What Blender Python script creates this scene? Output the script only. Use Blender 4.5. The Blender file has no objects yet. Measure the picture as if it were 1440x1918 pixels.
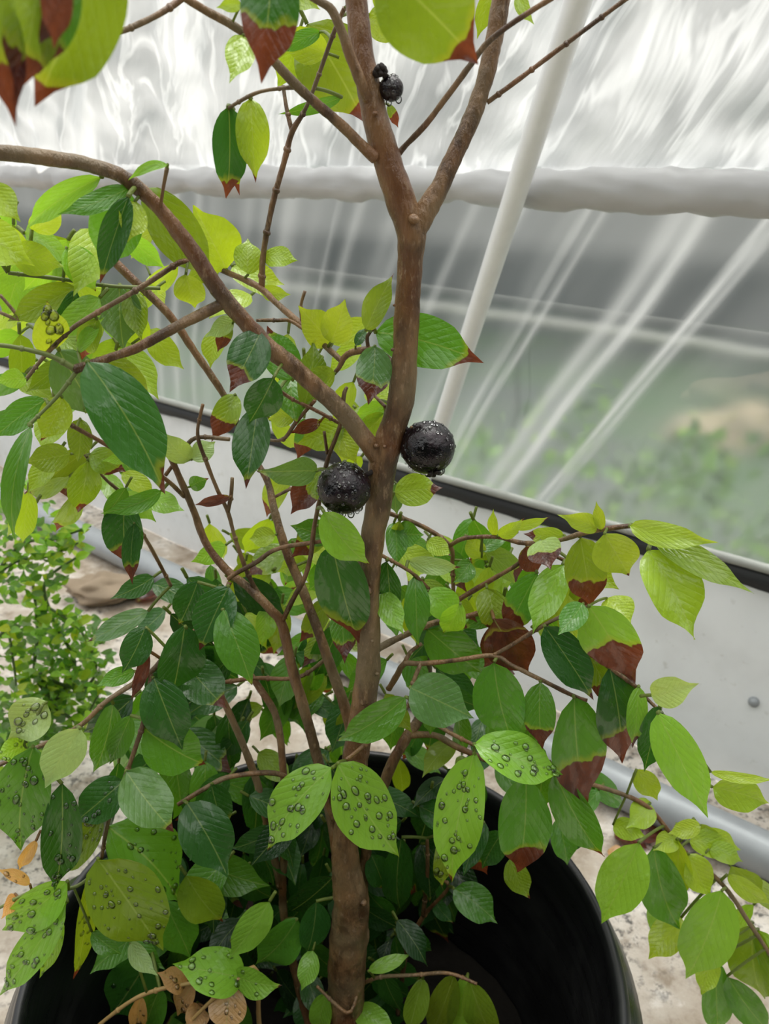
import bpy, math, random
from mathutils import Vector, noise, Matrix

random.seed(7)
R = random.uniform
S = bpy.context.scene
COL = S.collection

# ------------------------------------------------------------------ camera, sky, sun, exposure
FPX = 1477.0                       # focal length in pixels of the 1440 x 1918 frame
PITCH = math.radians(24.0)
CAMZ = 0.80
cp, sp = math.cos(PITCH), math.sin(PITCH)
cam = bpy.data.cameras.new('camera')
cam.sensor_fit = 'VERTICAL'
cam.sensor_height = 36.0
cam.lens = FPX / 1918.0 * 36.0
cam.clip_start = 0.01
cam.dof.use_dof = True
cam.dof.focus_distance = 0.40
cam.dof.aperture_fstop = 16.0
cam_o = bpy.data.objects.new('camera', cam)
COL.objects.link(cam_o)
cam_o.location = (0, 0, CAMZ)
cam_o.rotation_euler = (math.pi / 2 - PITCH, 0, 0)
S.camera = cam_o

S.view_settings.view_transform = 'Standard'
S.view_settings.look = 'None'
S.view_settings.gamma = 1.0
S.view_settings.use_curve_mapping = False
S.view_settings.exposure = 0.27
S.cycles.use_denoising = True
S.cycles.max_bounces = 14
S.cycles.transparent_max_bounces = 24
S.cycles.transmission_bounces = 10
S.cycles.caustics_reflective = False
S.cycles.caustics_refractive = True

W = bpy.data.worlds.new('overcast_sky')
S.world = W
W.use_nodes = True
nt = W.node_tree
nt.nodes.clear()
wo = nt.nodes.new('ShaderNodeOutputWorld')
wb = nt.nodes.new('ShaderNodeBackground')
tc = nt.nodes.new('ShaderNodeTexCoord')
sx = nt.nodes.new('ShaderNodeSeparateXYZ')
cr = nt.nodes.new('ShaderNodeValToRGB')
nt.links.new(tc.outputs['Generated'], sx.inputs[0])
nt.links.new(sx.outputs['Z'], cr.inputs[0])
nt.links.new(cr.outputs[0], wb.inputs[0])
nt.links.new(wb.outputs[0], wo.inputs[0])
cr.color_ramp.elements[0].position = 0.0
cr.color_ramp.elements[0].color = (0.38, 0.41, 0.44, 1)
cr.color_ramp.elements[1].position = 0.9
cr.color_ramp.elements[1].color = (1.75, 1.75, 1.70, 1)
wb.inputs[1].default_value = 1.0

sl = bpy.data.lights.new('veiled_sun', 'SUN')
sl.energy = 1.8
sl.angle = math.radians(35)
sl.color = (1.0, 0.98, 0.93)
so = bpy.data.objects.new('veiled_sun', sl)
COL.objects.link(so)
so.location = (0.8, 2.5, 4)
so.rotation_euler = Vector((-0.12, -0.30, -1.0)).to_track_quat('-Z', 'Y').to_euler()


# ------------------------------------------------------------------ geometry helpers
def ray(x, y):
    a = (x - 720.0) / FPX
    ny = (959.0 - y) / FPX
    return Vector((a, cp + ny * sp, -sp + ny * cp))


def P(x, y, Y):                    # the point at horizontal distance Y in front of the camera
    d = ray(x, y)
    t = Y / d.y
    return Vector((d.x * t, Y, CAMZ + d.z * t))


def pxsize(y, Y):                  # metres per pixel at that row and distance
    return Y / ray(720, y).y / FPX


def G(x, y, z=0.0):                # the point on the level z
    d = ray(x, y)
    t = (z - CAMZ) / d.z
    return Vector((d.x * t, d.y * t, z))


def smooth(a, b, x):
    t = max(0.0, min(1.0, (x - a) / (b - a)))
    return t * t * (3 - 2 * t)


def nz(*v):
    return noise.noise(Vector(v))


class MB:
    def __init__(self):
        self.v, self.f, self.uv, self.mi = [], [], [], []
        self.at = {}

    def add(self, vs, fs, uvs=None, mi=0, **attrs):
        o = len(self.v)
        self.v += [Vector(p) for p in vs]
        self.f += [tuple(i + o for i in f) for f in fs]
        self.mi += [mi] * len(fs)
        self.uv += list(uvs) if uvs else [(0.5, 0.3)] * len(vs)
        for k, val in attrs.items():
            self.at.setdefault(k, {})
            for i in range(len(vs)):
                self.at[k][o + i] = val[i] if isinstance(val, list) else val

    def merge(self, other):
        o = len(self.v)
        self.v += other.v
        self.f += [tuple(i + o for i in f) for f in other.f]
        self.mi += other.mi
        self.uv += other.uv
        for k, d in other.at.items():
            self.at.setdefault(k, {})
            for i, val in d.items():
                self.at[k][o + i] = val

    def build(self, name, mats, parent=None, origin=None):
        origin = origin or Vector((0, 0, 0))
        me = bpy.data.meshes.new(name)
        me.from_pydata([p - origin for p in self.v], [], self.f)
        ul = me.uv_layers.new(name='UVMap')
        for lp in me.loops:
            ul.data[lp.index].uv = self.uv[lp.vertex_index]
        for k, d in self.at.items():
            any_v = next(iter(d.values()))
            if isinstance(any_v, tuple):
                a = me.attributes.new(k, 'FLOAT_COLOR', 'POINT')
                for i in range(len(self.v)):
                    a.data[i].color = d.get(i, (0, 0, 0, 0))
            else:
                a = me.attributes.new(k, 'FLOAT', 'POINT')
                for i in range(len(self.v)):
                    a.data[i].value = d.get(i, 0.0)
        for m in (mats if isinstance(mats, (list, tuple)) else [mats]):
            me.materials.append(m)
        for p, i in zip(me.polygons, self.mi):
            p.use_smooth = True
            p.material_index = i
        me.update()
        o = bpy.data.objects.new(name, me)
        COL.objects.link(o)
        if parent:
            o.parent = parent
        else:
            o.location = origin
        return o


def spline(pts, step):
    """Catmull-Rom through tuples; returns evenly dense samples."""
    out = []
    n = len(pts)
    for i in range(n - 1):
        p0, p1, p2, p3 = pts[max(i - 1, 0)], pts[i], pts[i + 1], pts[min(i + 2, n - 1)]
        L = math.dist(p1[:2], p2[:2])
        k = max(2, int(L / step))
        for j in range(k):
            t = j / k
            out.append(tuple(0.5 * ((2 * b) + (c - a) * t + (2 * a - 5 * b + 4 * c - d) * t * t
                                    + (3 * b - a - 3 * c + d) * t ** 3)
                             for a, b, c, d in zip(p0, p1, p2, p3)))
    out.append(tuple(pts[-1]))
    return out


def tube(mb, pts, rad, sides=10, bump=0.0, caps=True, seed=0.0, freq=90.0, **attrs):
    n = len(pts)
    vs, fs, uvs = [], [], []
    t0 = (pts[1] - pts[0]).normalized()
    ref = Vector((0, 0, 1)) if abs(t0.z) < 0.9 else Vector((1, 0, 0))
    e1 = t0.cross(ref).normalized()
    for i in range(n):
        t = (pts[min(i + 1, n - 1)] - pts[max(i - 1, 0)]).normalized()
        e1 = (e1 - t * e1.dot(t)).normalized()
        e2 = t.cross(e1)
        for k in range(sides):
            a = 2 * math.pi * k / sides
            d = e1 * math.cos(a) + e2 * math.sin(a)
            p = pts[i] + d * rad[i]
            r = rad[i]
            if bump:
                r *= 1 + bump * nz(p.x * freq + seed, p.y * freq, p.z * freq) \
                    + bump * 0.6 * nz(p.x * freq * 3 + seed, p.y * freq * 3, p.z * freq * 3)
            vs.append(pts[i] + d * r)
            uvs.append((k / sides, i / n))
    for i in range(n - 1):
        for k in range(sides):
            k2 = (k + 1) % sides
            fs.append((i * sides + k, i * sides + k2, (i + 1) * sides + k2, (i + 1) * sides + k))
    if caps:
        for end in (0, n - 1):
            c = len(vs)
            vs.append(pts[end])
            uvs.append((0.5, 0.5))
            for k in range(sides):
                k2 = (k + 1) % sides
                f = (c, end * sides + k2, end * sides + k)
                fs.append(f if end == 0 else f[::-1])
    mb.add(vs, fs, uvs, **attrs)


def ball(mb, c, r, seg=24, rings=16, squash=(1, 1, 1), bump=0.0, freq=60.0, seed=0.0, rot=None, **attrs):
    vs, fs = [], []
    for i in range(rings + 1):
        th = math.pi * i / rings
        for j in range(seg):
            ph = 2 * math.pi * j / seg
            d = Vector((math.sin(th) * math.cos(ph), math.sin(th) * math.sin(ph), math.cos(th)))
            rr = r
            if bump:
                rr *= 1 + bump * nz(d.x * freq * r + seed, d.y * freq * r, d.z * freq * r + seed)
            q = Vector((d.x * squash[0], d.y * squash[1], d.z * squash[2])) * rr
            if rot:
                q = rot @ q
            vs.append(c + q)
    for i in range(rings):
        for j in range(seg):
            j2 = (j + 1) % seg
            fs.append((i * seg + j, (i + 1) * seg + j, (i + 1) * seg + j2, i * seg + j2))
    mb.add(vs, fs, **attrs)


def lathe(mb, prof, c, seg=96, mi=0):
    vs, fs = [], []
    for r, z in prof:
        for k in range(seg):
            a = 2 * math.pi * k / seg
            vs.append(Vector((c.x + r * math.cos(a), c.y + r * math.sin(a), z)))
    for i in range(len(prof) - 1):
        for k in range(seg):
            k2 = (k + 1) % seg
            fs.append((i * seg + k, i * seg + k2, (i + 1) * seg + k2, (i + 1) * seg + k))
    mb.add(vs, fs, mi=mi)


def tag(o, label, cat, group=None, kind=None):
    o['label'] = label
    o['category'] = cat
    if group:
        o['group'] = group
    if kind:
        o['kind'] = kind
    return o


def empty(name, loc):
    o = bpy.data.objects.new(name, None)
    o.empty_display_size = 0.05
    COL.objects.link(o)
    o.location = loc
    return o


# ------------------------------------------------------------------ materials
class N:
    def __init__(self, name):
        self.m = bpy.data.materials.new(name)
        self.m.use_nodes = True
        self.t = self.m.node_tree
        self.t.nodes.clear()
        self.out = self.t.nodes.new('ShaderNodeOutputMaterial')

    def n(self, kind, **kw):
        d = self.t.nodes.new('ShaderNode' + kind)
        for k, v in kw.items():
            setattr(d, k, v)
        return d

    def l(self, a, b):
        self.t.links.new(a, b)

    def put(self, sock, v):
        if isinstance(v, bpy.types.NodeSocket):
            self.l(v, sock)
        else:
            sock.default_value = v

    def math(self, op, a, b=0.0, c=0.0, clamp=False):
        d = self.n('Math', operation=op, use_clamp=clamp)
        for i, v in enumerate((a, b, c)):
            self.put(d.inputs[i], v)
        return d.outputs[0]

    def sstep(self, x, lo, hi, a=0.0, b=1.0):
        d = self.n('MapRange', interpolation_type='SMOOTHSTEP')
        for k, v in (('Value', x), ('From Min', lo), ('From Max', hi), ('To Min', a), ('To Max', b)):
            self.put(d.inputs[k], v)
        return d.outputs[0]

    def mix(self, fac, a, b, blend='MIX'):
        d = self.n('Mix', data_type='RGBA', blend_type=blend)
        self.put(d.inputs[0], fac)
        self.put(d.inputs[6], a)
        self.put(d.inputs[7], b)
        return d.outputs[2]

    def noise(self, vec, scale, detail=3.0, rough=0.55, dist=0.0):
        d = self.n('TexNoise')
        if vec is not None:
            self.l(vec, d.inputs['Vector'])
        d.inputs['Scale'].default_value = scale
        d.inputs['Detail'].default_value = detail
        d.inputs['Roughness'].default_value = rough
        d.inputs['Distortion'].default_value = dist
        return d.outputs['Fac']

    def obj(self):
        return self.n('TexCoord').outputs['Object']

    def bump(self, h, strength, dist=0.002):
        d = self.n('Bump')
        d.inputs['Strength'].default_value = strength
        d.inputs['Distance'].default_value = dist
        self.l(h, d.inputs['Height'])
        return d.outputs[0]

    def bsdf(self, color, rough=0.5, spec=0.5, normal=None, **kw):
        d = self.n('BsdfPrincipled')
        self.put(d.inputs['Base Color'], color)
        self.put(d.inputs['Roughness'], rough)
        self.put(d.inputs['Specular IOR Level'], spec)
        if normal is not None:
            self.l(normal, d.inputs['Normal'])
        for k, v in kw.items():
            self.put(d.inputs[k.replace('_', ' ')], v)
        return d.outputs[0]

    def mixs(self, fac, a, b):
        d = self.n('MixShader')
        self.put(d.inputs[0], fac)
        self.l(a, d.inputs[1])
        self.l(b, d.inputs[2])
        return d.outputs[0]

    def done(self, s):
        self.l(s, self.out.inputs[0])
        return self.m


def c4(r, g, b):
    return (r, g, b, 1.0)


def mat_leaf():
    m = N('leaf_blade')
    tint = m.n('Attribute', attribute_name='tint').outputs['Color']
    lp = m.n('Attribute', attribute_name='leafp')
    sep = m.n('SeparateColor')
    m.l(lp.outputs['Color'], sep.inputs[0])
    brown, seed, wet = sep.outputs[0], sep.outputs[1], sep.outputs[2]
    asym = lp.outputs['Alpha']
    uv = m.n('UVMap', uv_map='UVMap').outputs[0]
    su = m.n('SeparateXYZ')
    m.l(uv, su.inputs[0])
    U, V = su.outputs[0], su.outputs[1]
    sh = m.n('CombineXYZ')
    m.put(sh.inputs[0], m.math('MULTIPLY', seed, 37.0))
    m.put(sh.inputs[1], m.math('MULTIPLY', seed, 91.0))
    va = m.n('VectorMath', operation='ADD')
    m.l(uv, va.inputs[0])
    m.l(sh.outputs[0], va.inputs[1])
    q = va.outputs[0]
    n1 = m.noise(q, 1.7, 3.0, 0.5)
    n2 = m.noise(q, 9.0, 3.0)
    au = m.math('ABSOLUTE', m.math('SUBTRACT', U, 0.5))
    # side veins
    vv = m.math('SUBTRACT', m.math('MULTIPLY', V, 9.0), m.math('MULTIPLY', au, 7.0))
    vein = m.math('POWER', m.math('ABSOLUTE', m.math('SINE', m.math('MULTIPLY', vv, math.pi))), 0.35)
    rib = m.sstep(au, 0.003, 0.020, 1.0, 0.0)
    col = m.mix(m.math('MULTIPLY', m.math('SUBTRACT', 1.0, vein), 0.035), tint, c4(0.02, 0.06, 0.01))
    col = m.mix(m.math('MULTIPLY', n2, 0.30), col, m.mix(0.5, tint, c4(0.03, 0.10, 0.015)))
    col = m.mix(m.math('MULTIPLY', rib, 0.50), col, m.mix(0.65, tint, c4(0.40, 0.50, 0.16)))
    # dead tip
    e = m.math('ADD', V, m.math('MULTIPLY', m.math('SUBTRACT', n1, 0.5), 0.48))
    e = m.math('ADD', e, m.math('MULTIPLY', m.math('SUBTRACT', U, 0.5), asym))
    e = m.math('SUBTRACT', e, m.math('SUBTRACT', 1.0, brown))
    has = m.math('GREATER_THAN', brown, 0.005)
    mask = m.math('MULTIPLY', m.sstep(e, 0.0, 0.02), has)
    halo = m.math('MULTIPLY', m.math('MULTIPLY', m.sstep(e, -0.07, 0.0), m.math('SUBTRACT', 1.0, mask)), has)
    col = m.mix(m.math('MULTIPLY', halo, 0.45), col, c4(0.36, 0.38, 0.03))
    bn = m.noise(q, 5.0, 4.0, 0.65)
    bcol = m.mix(m.sstep(bn, 0.35, 0.65), c4(0.036, 0.014, 0.012), c4(0.100, 0.032, 0.020))
    rim = m.math('MULTIPLY', m.sstep(e, 0.06, 0.0), mask)
    bcol = m.mix(m.math('MULTIPLY', rim, 0.6), bcol, c4(0.05, 0.012, 0.010))
    col = m.mix(mask, col, bcol)
    # wet patches smooth the surface
    wn = m.noise(q, 3.2, 3.0, 0.6, 0.6)
    wm = m.math('MULTIPLY', m.sstep(wn, 0.44, 0.56), wet)
    rough = m.math('SUBTRACT', 0.40, m.math('MULTIPLY', wm, 0.28))
    hgt = m.math('ADD', m.math('MULTIPLY', vein, 0.30), m.math('MULTIPLY', n2, 0.7))
    hgt = m.math('ADD', hgt, m.math('MULTIPLY', wn, 1.2))
    bp = m.bump(hgt, 0.45, 0.0016)
    d = m.bsdf(col, rough, m.math('ADD', 0.45, m.math('MULTIPLY', wm, 0.35)), bp, Coat_Weight=m.math('MULTIPLY', wm, 0.9), Coat_Roughness=0.10)
    tr = m.n('BsdfTranslucent')
    tcol = m.mix(0.45, m.mix(1.0, col, c4(1.45, 1.35, 0.75), 'MULTIPLY'), m.mix(mask, m.mix(1.0, col, c4(2.4, 1.9, 0.6), 'MULTIPLY'), c4(0.60, 0.125, 0.028)))
    m.l(tcol, tr.inputs[0])
    return m.done(m.mixs(0.40, d, tr.outputs[0]))


def mat_bark():
    m = N('brown_bark')
    o = m.obj()
    mp = m.n('Mapping')
    m.l(o, mp.inputs[0])
    mp.inputs['Scale'].default_value = (1.0, 1.0, 0.35)
    n1 = m.noise(mp.outputs[0], 75.0, 4.0, 0.65)
    n2 = m.noise(mp.outputs[0], 380.0, 4.0, 0.7)
    n3 = m.noise(o, 24.0, 3.0)
    col = m.mix(m.sstep(n1, 0.38, 0.62), c4(0.062, 0.030, 0.012), c4(0.225, 0.125, 0.055))
    col = m.mix(m.math('MULTIPLY', m.sstep(n3, 0.45, 0.66), 0.75), col, c4(0.185, 0.135, 0.070))
    col = m.mix(m.math('MULTIPLY', m.sstep(n3, 0.48, 0.36), 0.5), col, c4(0.17, 0.065, 0.026))
    col = m.mix(m.math('MULTIPLY', m.sstep(n2, 0.56, 0.68), 0.6), col, c4(0.30, 0.20, 0.12))
    h = m.math('ADD', m.math('MULTIPLY', n1, 0.8), n2)
    return m.done(m.bsdf(col, m.sstep(n3, 0.3, 0.7, 0.28, 0.50), 0.5, m.bump(h, 0.6, 0.0022)))


def mat_simple(name, col, rough=0.5, spec=0.5, var=0.15, scale=30.0, bump=0.0, **kw):
    m = N(name)
    o = m.obj()
    n1 = m.noise(o, scale, 4.0)
    c2 = tuple(max(0.0, x * (1 - var * 2)) for x in col)
    cc = m.mix(n1, c4(*col), c4(*c2))
    return m.done(m.bsdf(cc, rough, spec, m.bump(n1, bump) if bump else None, **kw))


def mat_fruit():
    m = N('black_berry_skin')
    o = m.obj()
    n1 = m.noise(o, 130.0, 4.0, 0.6)
    n2 = m.noise(o, 420.0, 3.0)
    col = m.mix(m.sstep(n1, 0.42, 0.65), c4(0.003, 0.002, 0.003), c4(0.016, 0.007, 0.011))
    h = m.math('ADD', n1, m.math('MULTIPLY', n2, 0.35))
    return m.done(m.bsdf(col, m.sstep(n1, 0.4, 0.62, 0.12, 0.36), 0.45, m.bump(h, 0.5, 0.003)))


def mat_water():
    m = N('rain_water')
    tp = m.n('BsdfTransparent')
    gl = m.n('BsdfGlossy')
    gl.inputs['Roughness'].default_value = 0.02
    fr = m.n('Fresnel')
    fr.inputs[0].default_value = 1.50
    f = m.math('ADD', m.math('MULTIPLY', fr.outputs[0], 1.0), 0.03, clamp=True)
    return m.done(m.mixs(f, tp.outputs[0], gl.outputs[0]))


def mat_film(name, tone, rough_patch, crinkle, blur=0.0):
    """plastic sheet: see-through where clean, milky where dusty or where light caught on creases is painted in ('haze' attribute)"""
    m = N(name)
    hz = m.n('Attribute', attribute_name='haze').outputs['Fac']
    uv = m.n('UVMap', uv_map='UVMap').outputs[0]
    n1 = m.noise(uv, 9.0, 4.0, 0.6)
    n2 = m.noise(uv, 42.0, 3.0)
    n3 = m.noise(uv, 13.0, 4.0, 0.55, 0.9)
    ridge = m.sstep(m.math('ABSOLUTE', m.math('SUBTRACT', n3, 0.5)), 0.0, 0.05, 1.0, 0.0)
    f = m.math('ADD', hz, m.math('MULTIPLY', m.math('SUBTRACT', n1, 0.5), rough_patch))
    f = m.math('ADD', f, m.math('MULTIPLY', m.math('SUBTRACT', n2, 0.5), rough_patch * 0.3))
    f = m.math('ADD', f, m.math('MULTIPLY', ridge, crinkle * 0.30), clamp=True)
    tp = m.n('BsdfTransparent')
    tp.inputs[0].default_value = (0.93, 0.95, 0.94, 1)
    clear = tp.outputs[0]
    if blur:                           # cloudy plastic scatters what lies behind it
        rf = m.n('BsdfRefraction')
        rf.inputs['Color'].default_value = (0.93, 0.95, 0.94, 1)
        rf.inputs['Roughness'].default_value = blur
        rf.inputs['IOR'].default_value = 1.08
        clear = m.mixs(0.85, tp.outputs[0], rf.outputs[0])
    h = m.math('ADD', n3, m.math('MULTIPLY', n2, 0.4))
    bp = m.bump(h, 0.15 + 0.22 * crinkle, 0.004 + 0.016 * crinkle)
    df = m.bsdf(tone, 0.30, 0.5, bp)
    tl = m.n('BsdfTranslucent')
    tl.inputs[0].default_value = tone
    m.l(bp, tl.inputs['Normal'])
    s = m.mixs(0.55, df, tl.outputs[0])
    return m.done(m.mixs(f, clear, s))


def mat_sheet():
    m = N('white_plastic_sheet')
    uv = m.obj()
    n1 = m.noise(uv, 6.0, 4.0, 0.6)
    n2 = m.noise(uv, 45.0, 3.0, 0.6)
    col = m.mix(m.sstep(n1, 0.4, 0.7), c4(0.80, 0.81, 0.82), c4(0.70, 0.705, 0.71))
    col = m.mix(m.math('MULTIPLY', m.sstep(n2, 0.62, 0.75), 0.35), col, c4(0.38, 0.35, 0.29))
    d = m.bsdf(col, 0.38, 0.4, m.bump(n2, 0.12, 0.004))
    t = m.n('BsdfTranslucent')
    m.l(col, t.inputs[0])
    return m.done(m.mixs(0.22, d, t.outputs[0]))


def mat_ground():
    m = N('stained_concrete')
    o = m.obj()
    a = m.noise(o, 3.5, 5.0, 0.65)
    b = m.noise(o, 17.0, 5.0, 0.7)
    c = m.noise(o, 70.0, 5.0, 0.75)
    col = m.mix(m.sstep(a, 0.38, 0.62), c4(0.36, 0.30, 0.235), c4(0.58, 0.53, 0.47))
    col = m.mix(m.math('MULTIPLY', m.sstep(b, 0.48, 0.66), 0.75), col, c4(0.20, 0.15, 0.10))
    sp_ = m.math('MULTIPLY', m.sstep(c, 0.50, 0.62), m.sstep(a, 0.46, 0.54))
    col = m.mix(m.math('MULTIPLY', sp_, 0.88), col, c4(0.055, 0.052, 0.048))
    col = m.mix(m.math('MULTIPLY', m.sstep(b, 0.46, 0.34), 0.55), col, c4(0.70, 0.66, 0.61))
    h = m.math('ADD', b, m.math('MULTIPLY', c, 0.6))
    return m.done(m.bsdf(col, 0.7, 0.35, m.bump(h, 0.5, 0.006)))


def mat_outside():
    m = N('mossy_yard_soil')
    o = m.obj()
    a = m.noise(o, 1.1, 4.0, 0.6)
    b = m.noise(o, 7.0, 4.0, 0.65)
    col = m.mix(m.sstep(a, 0.40, 0.6), c4(0.075, 0.090, 0.085), c4(0.06, 0.115, 0.05))
    col = m.mix(m.math('MULTIPLY', m.sstep(b, 0.5, 0.7), 0.6), col, c4(0.13, 0.12, 0.10))
    return m.done(m.bsdf(col, 0.9, 0.2, m.bump(b, 0.6, 0.03)))


def mat_pot():
    m = N('black_nursery_plastic')
    o = m.obj()
    n1 = m.noise(o, 14.0, 4.0, 0.6)
    mp = m.n('Mapping')
    m.l(o, mp.inputs[0])
    mp.inputs['Scale'].default_value = (1, 1, 14.0)
    n2 = m.noise(mp.outputs[0], 9.0, 3.0, 0.6)
    col = m.mix(m.sstep(n1, 0.45, 0.75), c4(0.006, 0.006, 0.007), c4(0.022, 0.022, 0.022))
    return m.done(m.bsdf(col, m.sstep(n2, 0.35, 0.65, 0.26, 0.46), 0.5, m.bump(n2, 0.10, 0.002)))


M_leaf, M_bark, M_fruit, M_water = mat_leaf(), mat_bark(), mat_fruit(), mat_water()
M_clear = mat_film('clear_greenhouse_film', (0.78, 0.79, 0.78, 1), 0.16, 0.0, 0.36)
M_milky = mat_film('milky_greenhouse_film', (0.95, 0.955, 0.95, 1), 0.34, 1.0)
M_sheet, M_ground, M_outside, M_pot = mat_sheet(), mat_ground(), mat_outside(), mat_pot()
M_soil = mat_simple('dark_potting_soil', (0.010, 0.008, 0.006), 0.95, 0.2, 0.3, 120, 0.8)
M_steel = mat_simple('galvanised_steel', (0.33, 0.35, 0.365), 0.42, 0.5, 0.16, 22, 0.05, Metallic=0.2)
M_pole = mat_simple('white_hoop_tube', (0.95, 0.955, 0.955), 0.30, 0.5, 0.06, 60, 0.25)
M_rubber = mat_simple('black_rubber_strip', (0.020, 0.021, 0.022), 0.5, 0.4, 0.2, 40, 0.2)
M_batten = mat_simple('grey_film_batten', (0.36, 0.37, 0.34), 0.5, 0.4, 0.15, 25, 0.1)
M_roll = mat_simple('rolled_film', (0.52, 0.515, 0.515), 0.35, 0.45, 0.08, 30, 0.15)
M_rock = mat_simple('weathered_stone', (0.34, 0.26, 0.18), 0.8, 0.3, 0.25, 18, 0.8)
M_sand = mat_simple('pale_tan_stone', (0.50, 0.41, 0.28), 0.9, 0.2, 0.22, 9, 0.4)
M_stem = mat_simple('green_stem', (0.10, 0.16, 0.05), 0.5, 0.4, 0.2, 60, 0.2)
M_rail = mat_simple('pale_rail_paint', (0.42, 0.42, 0.38), 0.5, 0.4, 0.06, 20)
M_cable = mat_simple('dark_cable', (0.02, 0.03, 0.025), 0.6, 0.3, 0.1, 20)

# ------------------------------------------------------------------ the setting
# wall runs along UD (away to the left); NI points to the inside, towards the camera
UD = Vector((-0.78, 0.6257, 0)).normalized()
NI = Vector((-UD.y, UD.x, 0)).normalized()
if NI.y > 0:
    NI = -NI
WALL_D = 0.967
BATTEN_Z = 0.335
LEAN = 0.44
WP = -NI * WALL_D                       # foot of the wall nearest the camera
ROLL_Z = 0.775


def wallpt(u, z, off=0.0):              # skirt is upright, film leans inwards above the batten
    n = LEAN * max(0.0, z - BATTEN_Z) + off
    return WP + UD * u + NI * n + Vector((0, 0, z))


FN = (NI - Vector((0, 0, 1)) * LEAN * -1)   # placeholder, replaced below
f0 = wallpt(0, BATTEN_Z)
fs_ = (NI * LEAN + Vector((0, 0, 1)))
FN = UD.cross(fs_).normalized()
if FN.dot(NI) < 0:
    FN = -FN


def filmuz(x, y):                       # wall coordinates (u, z) of the film seen at a pixel
    d = ray(x, y)
    o = Vector((0, 0, CAMZ))
    t = (f0 - o).dot(FN) / d.dot(FN)
    p = o + d * t
    return (p - WP).dot(UD), p.z


SHEAR = -0.72                           # creases run slantwise across the film


def creaseU(u, z):
    return u - SHEAR * (z - BATTEN_Z)


def skirtuz(x, y):
    d = ray(x, y)
    o = Vector((0, 0, CAMZ))
    t = (WP - o).dot(NI) / d.dot(NI)
    p = o + d * t
    return (p - WP).dot(UD), p.z


U0, U1 = -1.1, 3.2

# floor inside and yard outside
mb = MB()
nx = 60
vs, fs = [], []
a0 = -NI * (WALL_D + 0.02)
for i in range(nx + 1):
    for j in range(nx + 1):
        p = a0 + UD * (U0 - 0.6 + (U1 - U0 + 1.5) * i / nx) + NI * (3.2 * j / nx)
        vs.append(Vector((p.x, p.y, 0)))
for i in range(nx):
    for j in range(nx):
        k = i * (nx + 1) + j
        fs.append((k, k + 1, k + nx + 2, k + nx + 1))
mb.add(vs, fs)
o = mb.build('floor', M_ground)
o['kind'] = 'structure'

mb = MB()
A = a0 + UD * (-9)
B = a0 + UD * 16
mb.add([A + Vector((0, 0, -.004)), B + Vector((0, 0, -.004)), B - NI * 22 + Vector((0, 0, -.004)), A - NI * 22 + Vector((0, 0, -.004))], [(0, 1, 2, 3)])
o = mb.build('ground_outside', M_outside)
o['kind'] = 'structure'

# unseen dark wall added behind the camera to block low light
mb = MB()
vs, fs = [], []
for i in range(31):
    for j in range(9):
        vs.append(Vector((-3.0 + 6.0 * i / 30, -1.5 + 0.03 * nz(i * .4, j * .5, 2), 1.9 * j / 8)))
for i in range(30):
    for j in range(8):
        k = i * 9 + j
        fs.append((k, k + 1, k + 10, k + 9))
mb.add(vs, fs)
M_blocker = mat_simple('dark_green_light_blocker', (0.05, 0.075, 0.05), 0.9, 0.2, 0.3, 5)
o = mb.build('wall_light_blocker', M_blocker)
o['kind'] = 'structure'

# lower skirt sheet with gathered folds under the batten
mb = MB()
nu, nzv = 420, 22
vs, fs, uvs = [], [], []
for i in range(nu + 1):
    u = U0 + (U1 - U0) * i / nu
    for j in range(nzv + 1):
        z = 0.002 + (BATTEN_Z - 0.022) * j / nzv
        k = j / nzv
        g = smooth(0.72, 1.0, k)
        off = 0.004 * nz(u * 4, z * 3, 2) + g * 0.010 * nz(u * 22, z * 8, 5) + 0.0015 * nz(u * 9, z * 14, 8)
        zz = z - g * 0.010 * (0.5 + nz(u * 13, 1, 1))
        vs.append(wallpt(u, zz, off + 0.002))
        uvs.append((u, z))
for i in range(nu):
    for j in range(nzv):
        k = i * (nzv + 1) + j
        fs.append((k, k + 1, k + nzv + 2, k + nzv + 1))
mb.add(vs, fs, uvs)
skirt = mb.build('wall_lower', M_sheet)
skirt['kind'] = 'structure'
u, z = skirtuz(1413, 1312)
mb = MB()
ball(mb, wallpt(u, z, 0.004), 0.0072, 16, 10, (1, 1, 1))
o = mb.build('bolt', M_steel, skirt)
o['label'] = 'small grey bolt head'
ul, zl = skirtuz(1440, 1085)

# dark rubber strip and batten along the film's foot
mb = MB()
n = 260
vs, fs = [], []
for i in range(n + 1):
    u = U0 + (U1 - U0) * i / n
    w = 0.012 + 0.006 * nz(u * 12, 4, 4) + 0.003 * nz(u * 31, 2, 4)
    for dz, off in ((0.004, 0.004), (-0.004, 0.013), (-0.014 - w * .4, 0.013), (-0.012 - w, 0.005)):
        vs.append(wallpt(u, BATTEN_Z + dz, off + 0.002 * nz(u * 15, dz * 50, 7)) - (Vector((0, 0, 0))))
for i in range(n):
    for j in range(3):
        k = i * 4 + j
        fs.append((k, k + 1, k + 5, k + 4))
mb.add(vs, fs)
o = mb.build('trim_1', M_rubber)
o['kind'] = 'structure'
mb = MB()
pts = [wallpt(U0 + (U1 - U0) * i / 60, BATTEN_Z + 0.010, 0.006) for i in range(61)]
tube(mb, pts, [0.0065] * 61, 8)
o = mb.build('trim_2', M_batten)
o['kind'] = 'structure'

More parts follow.
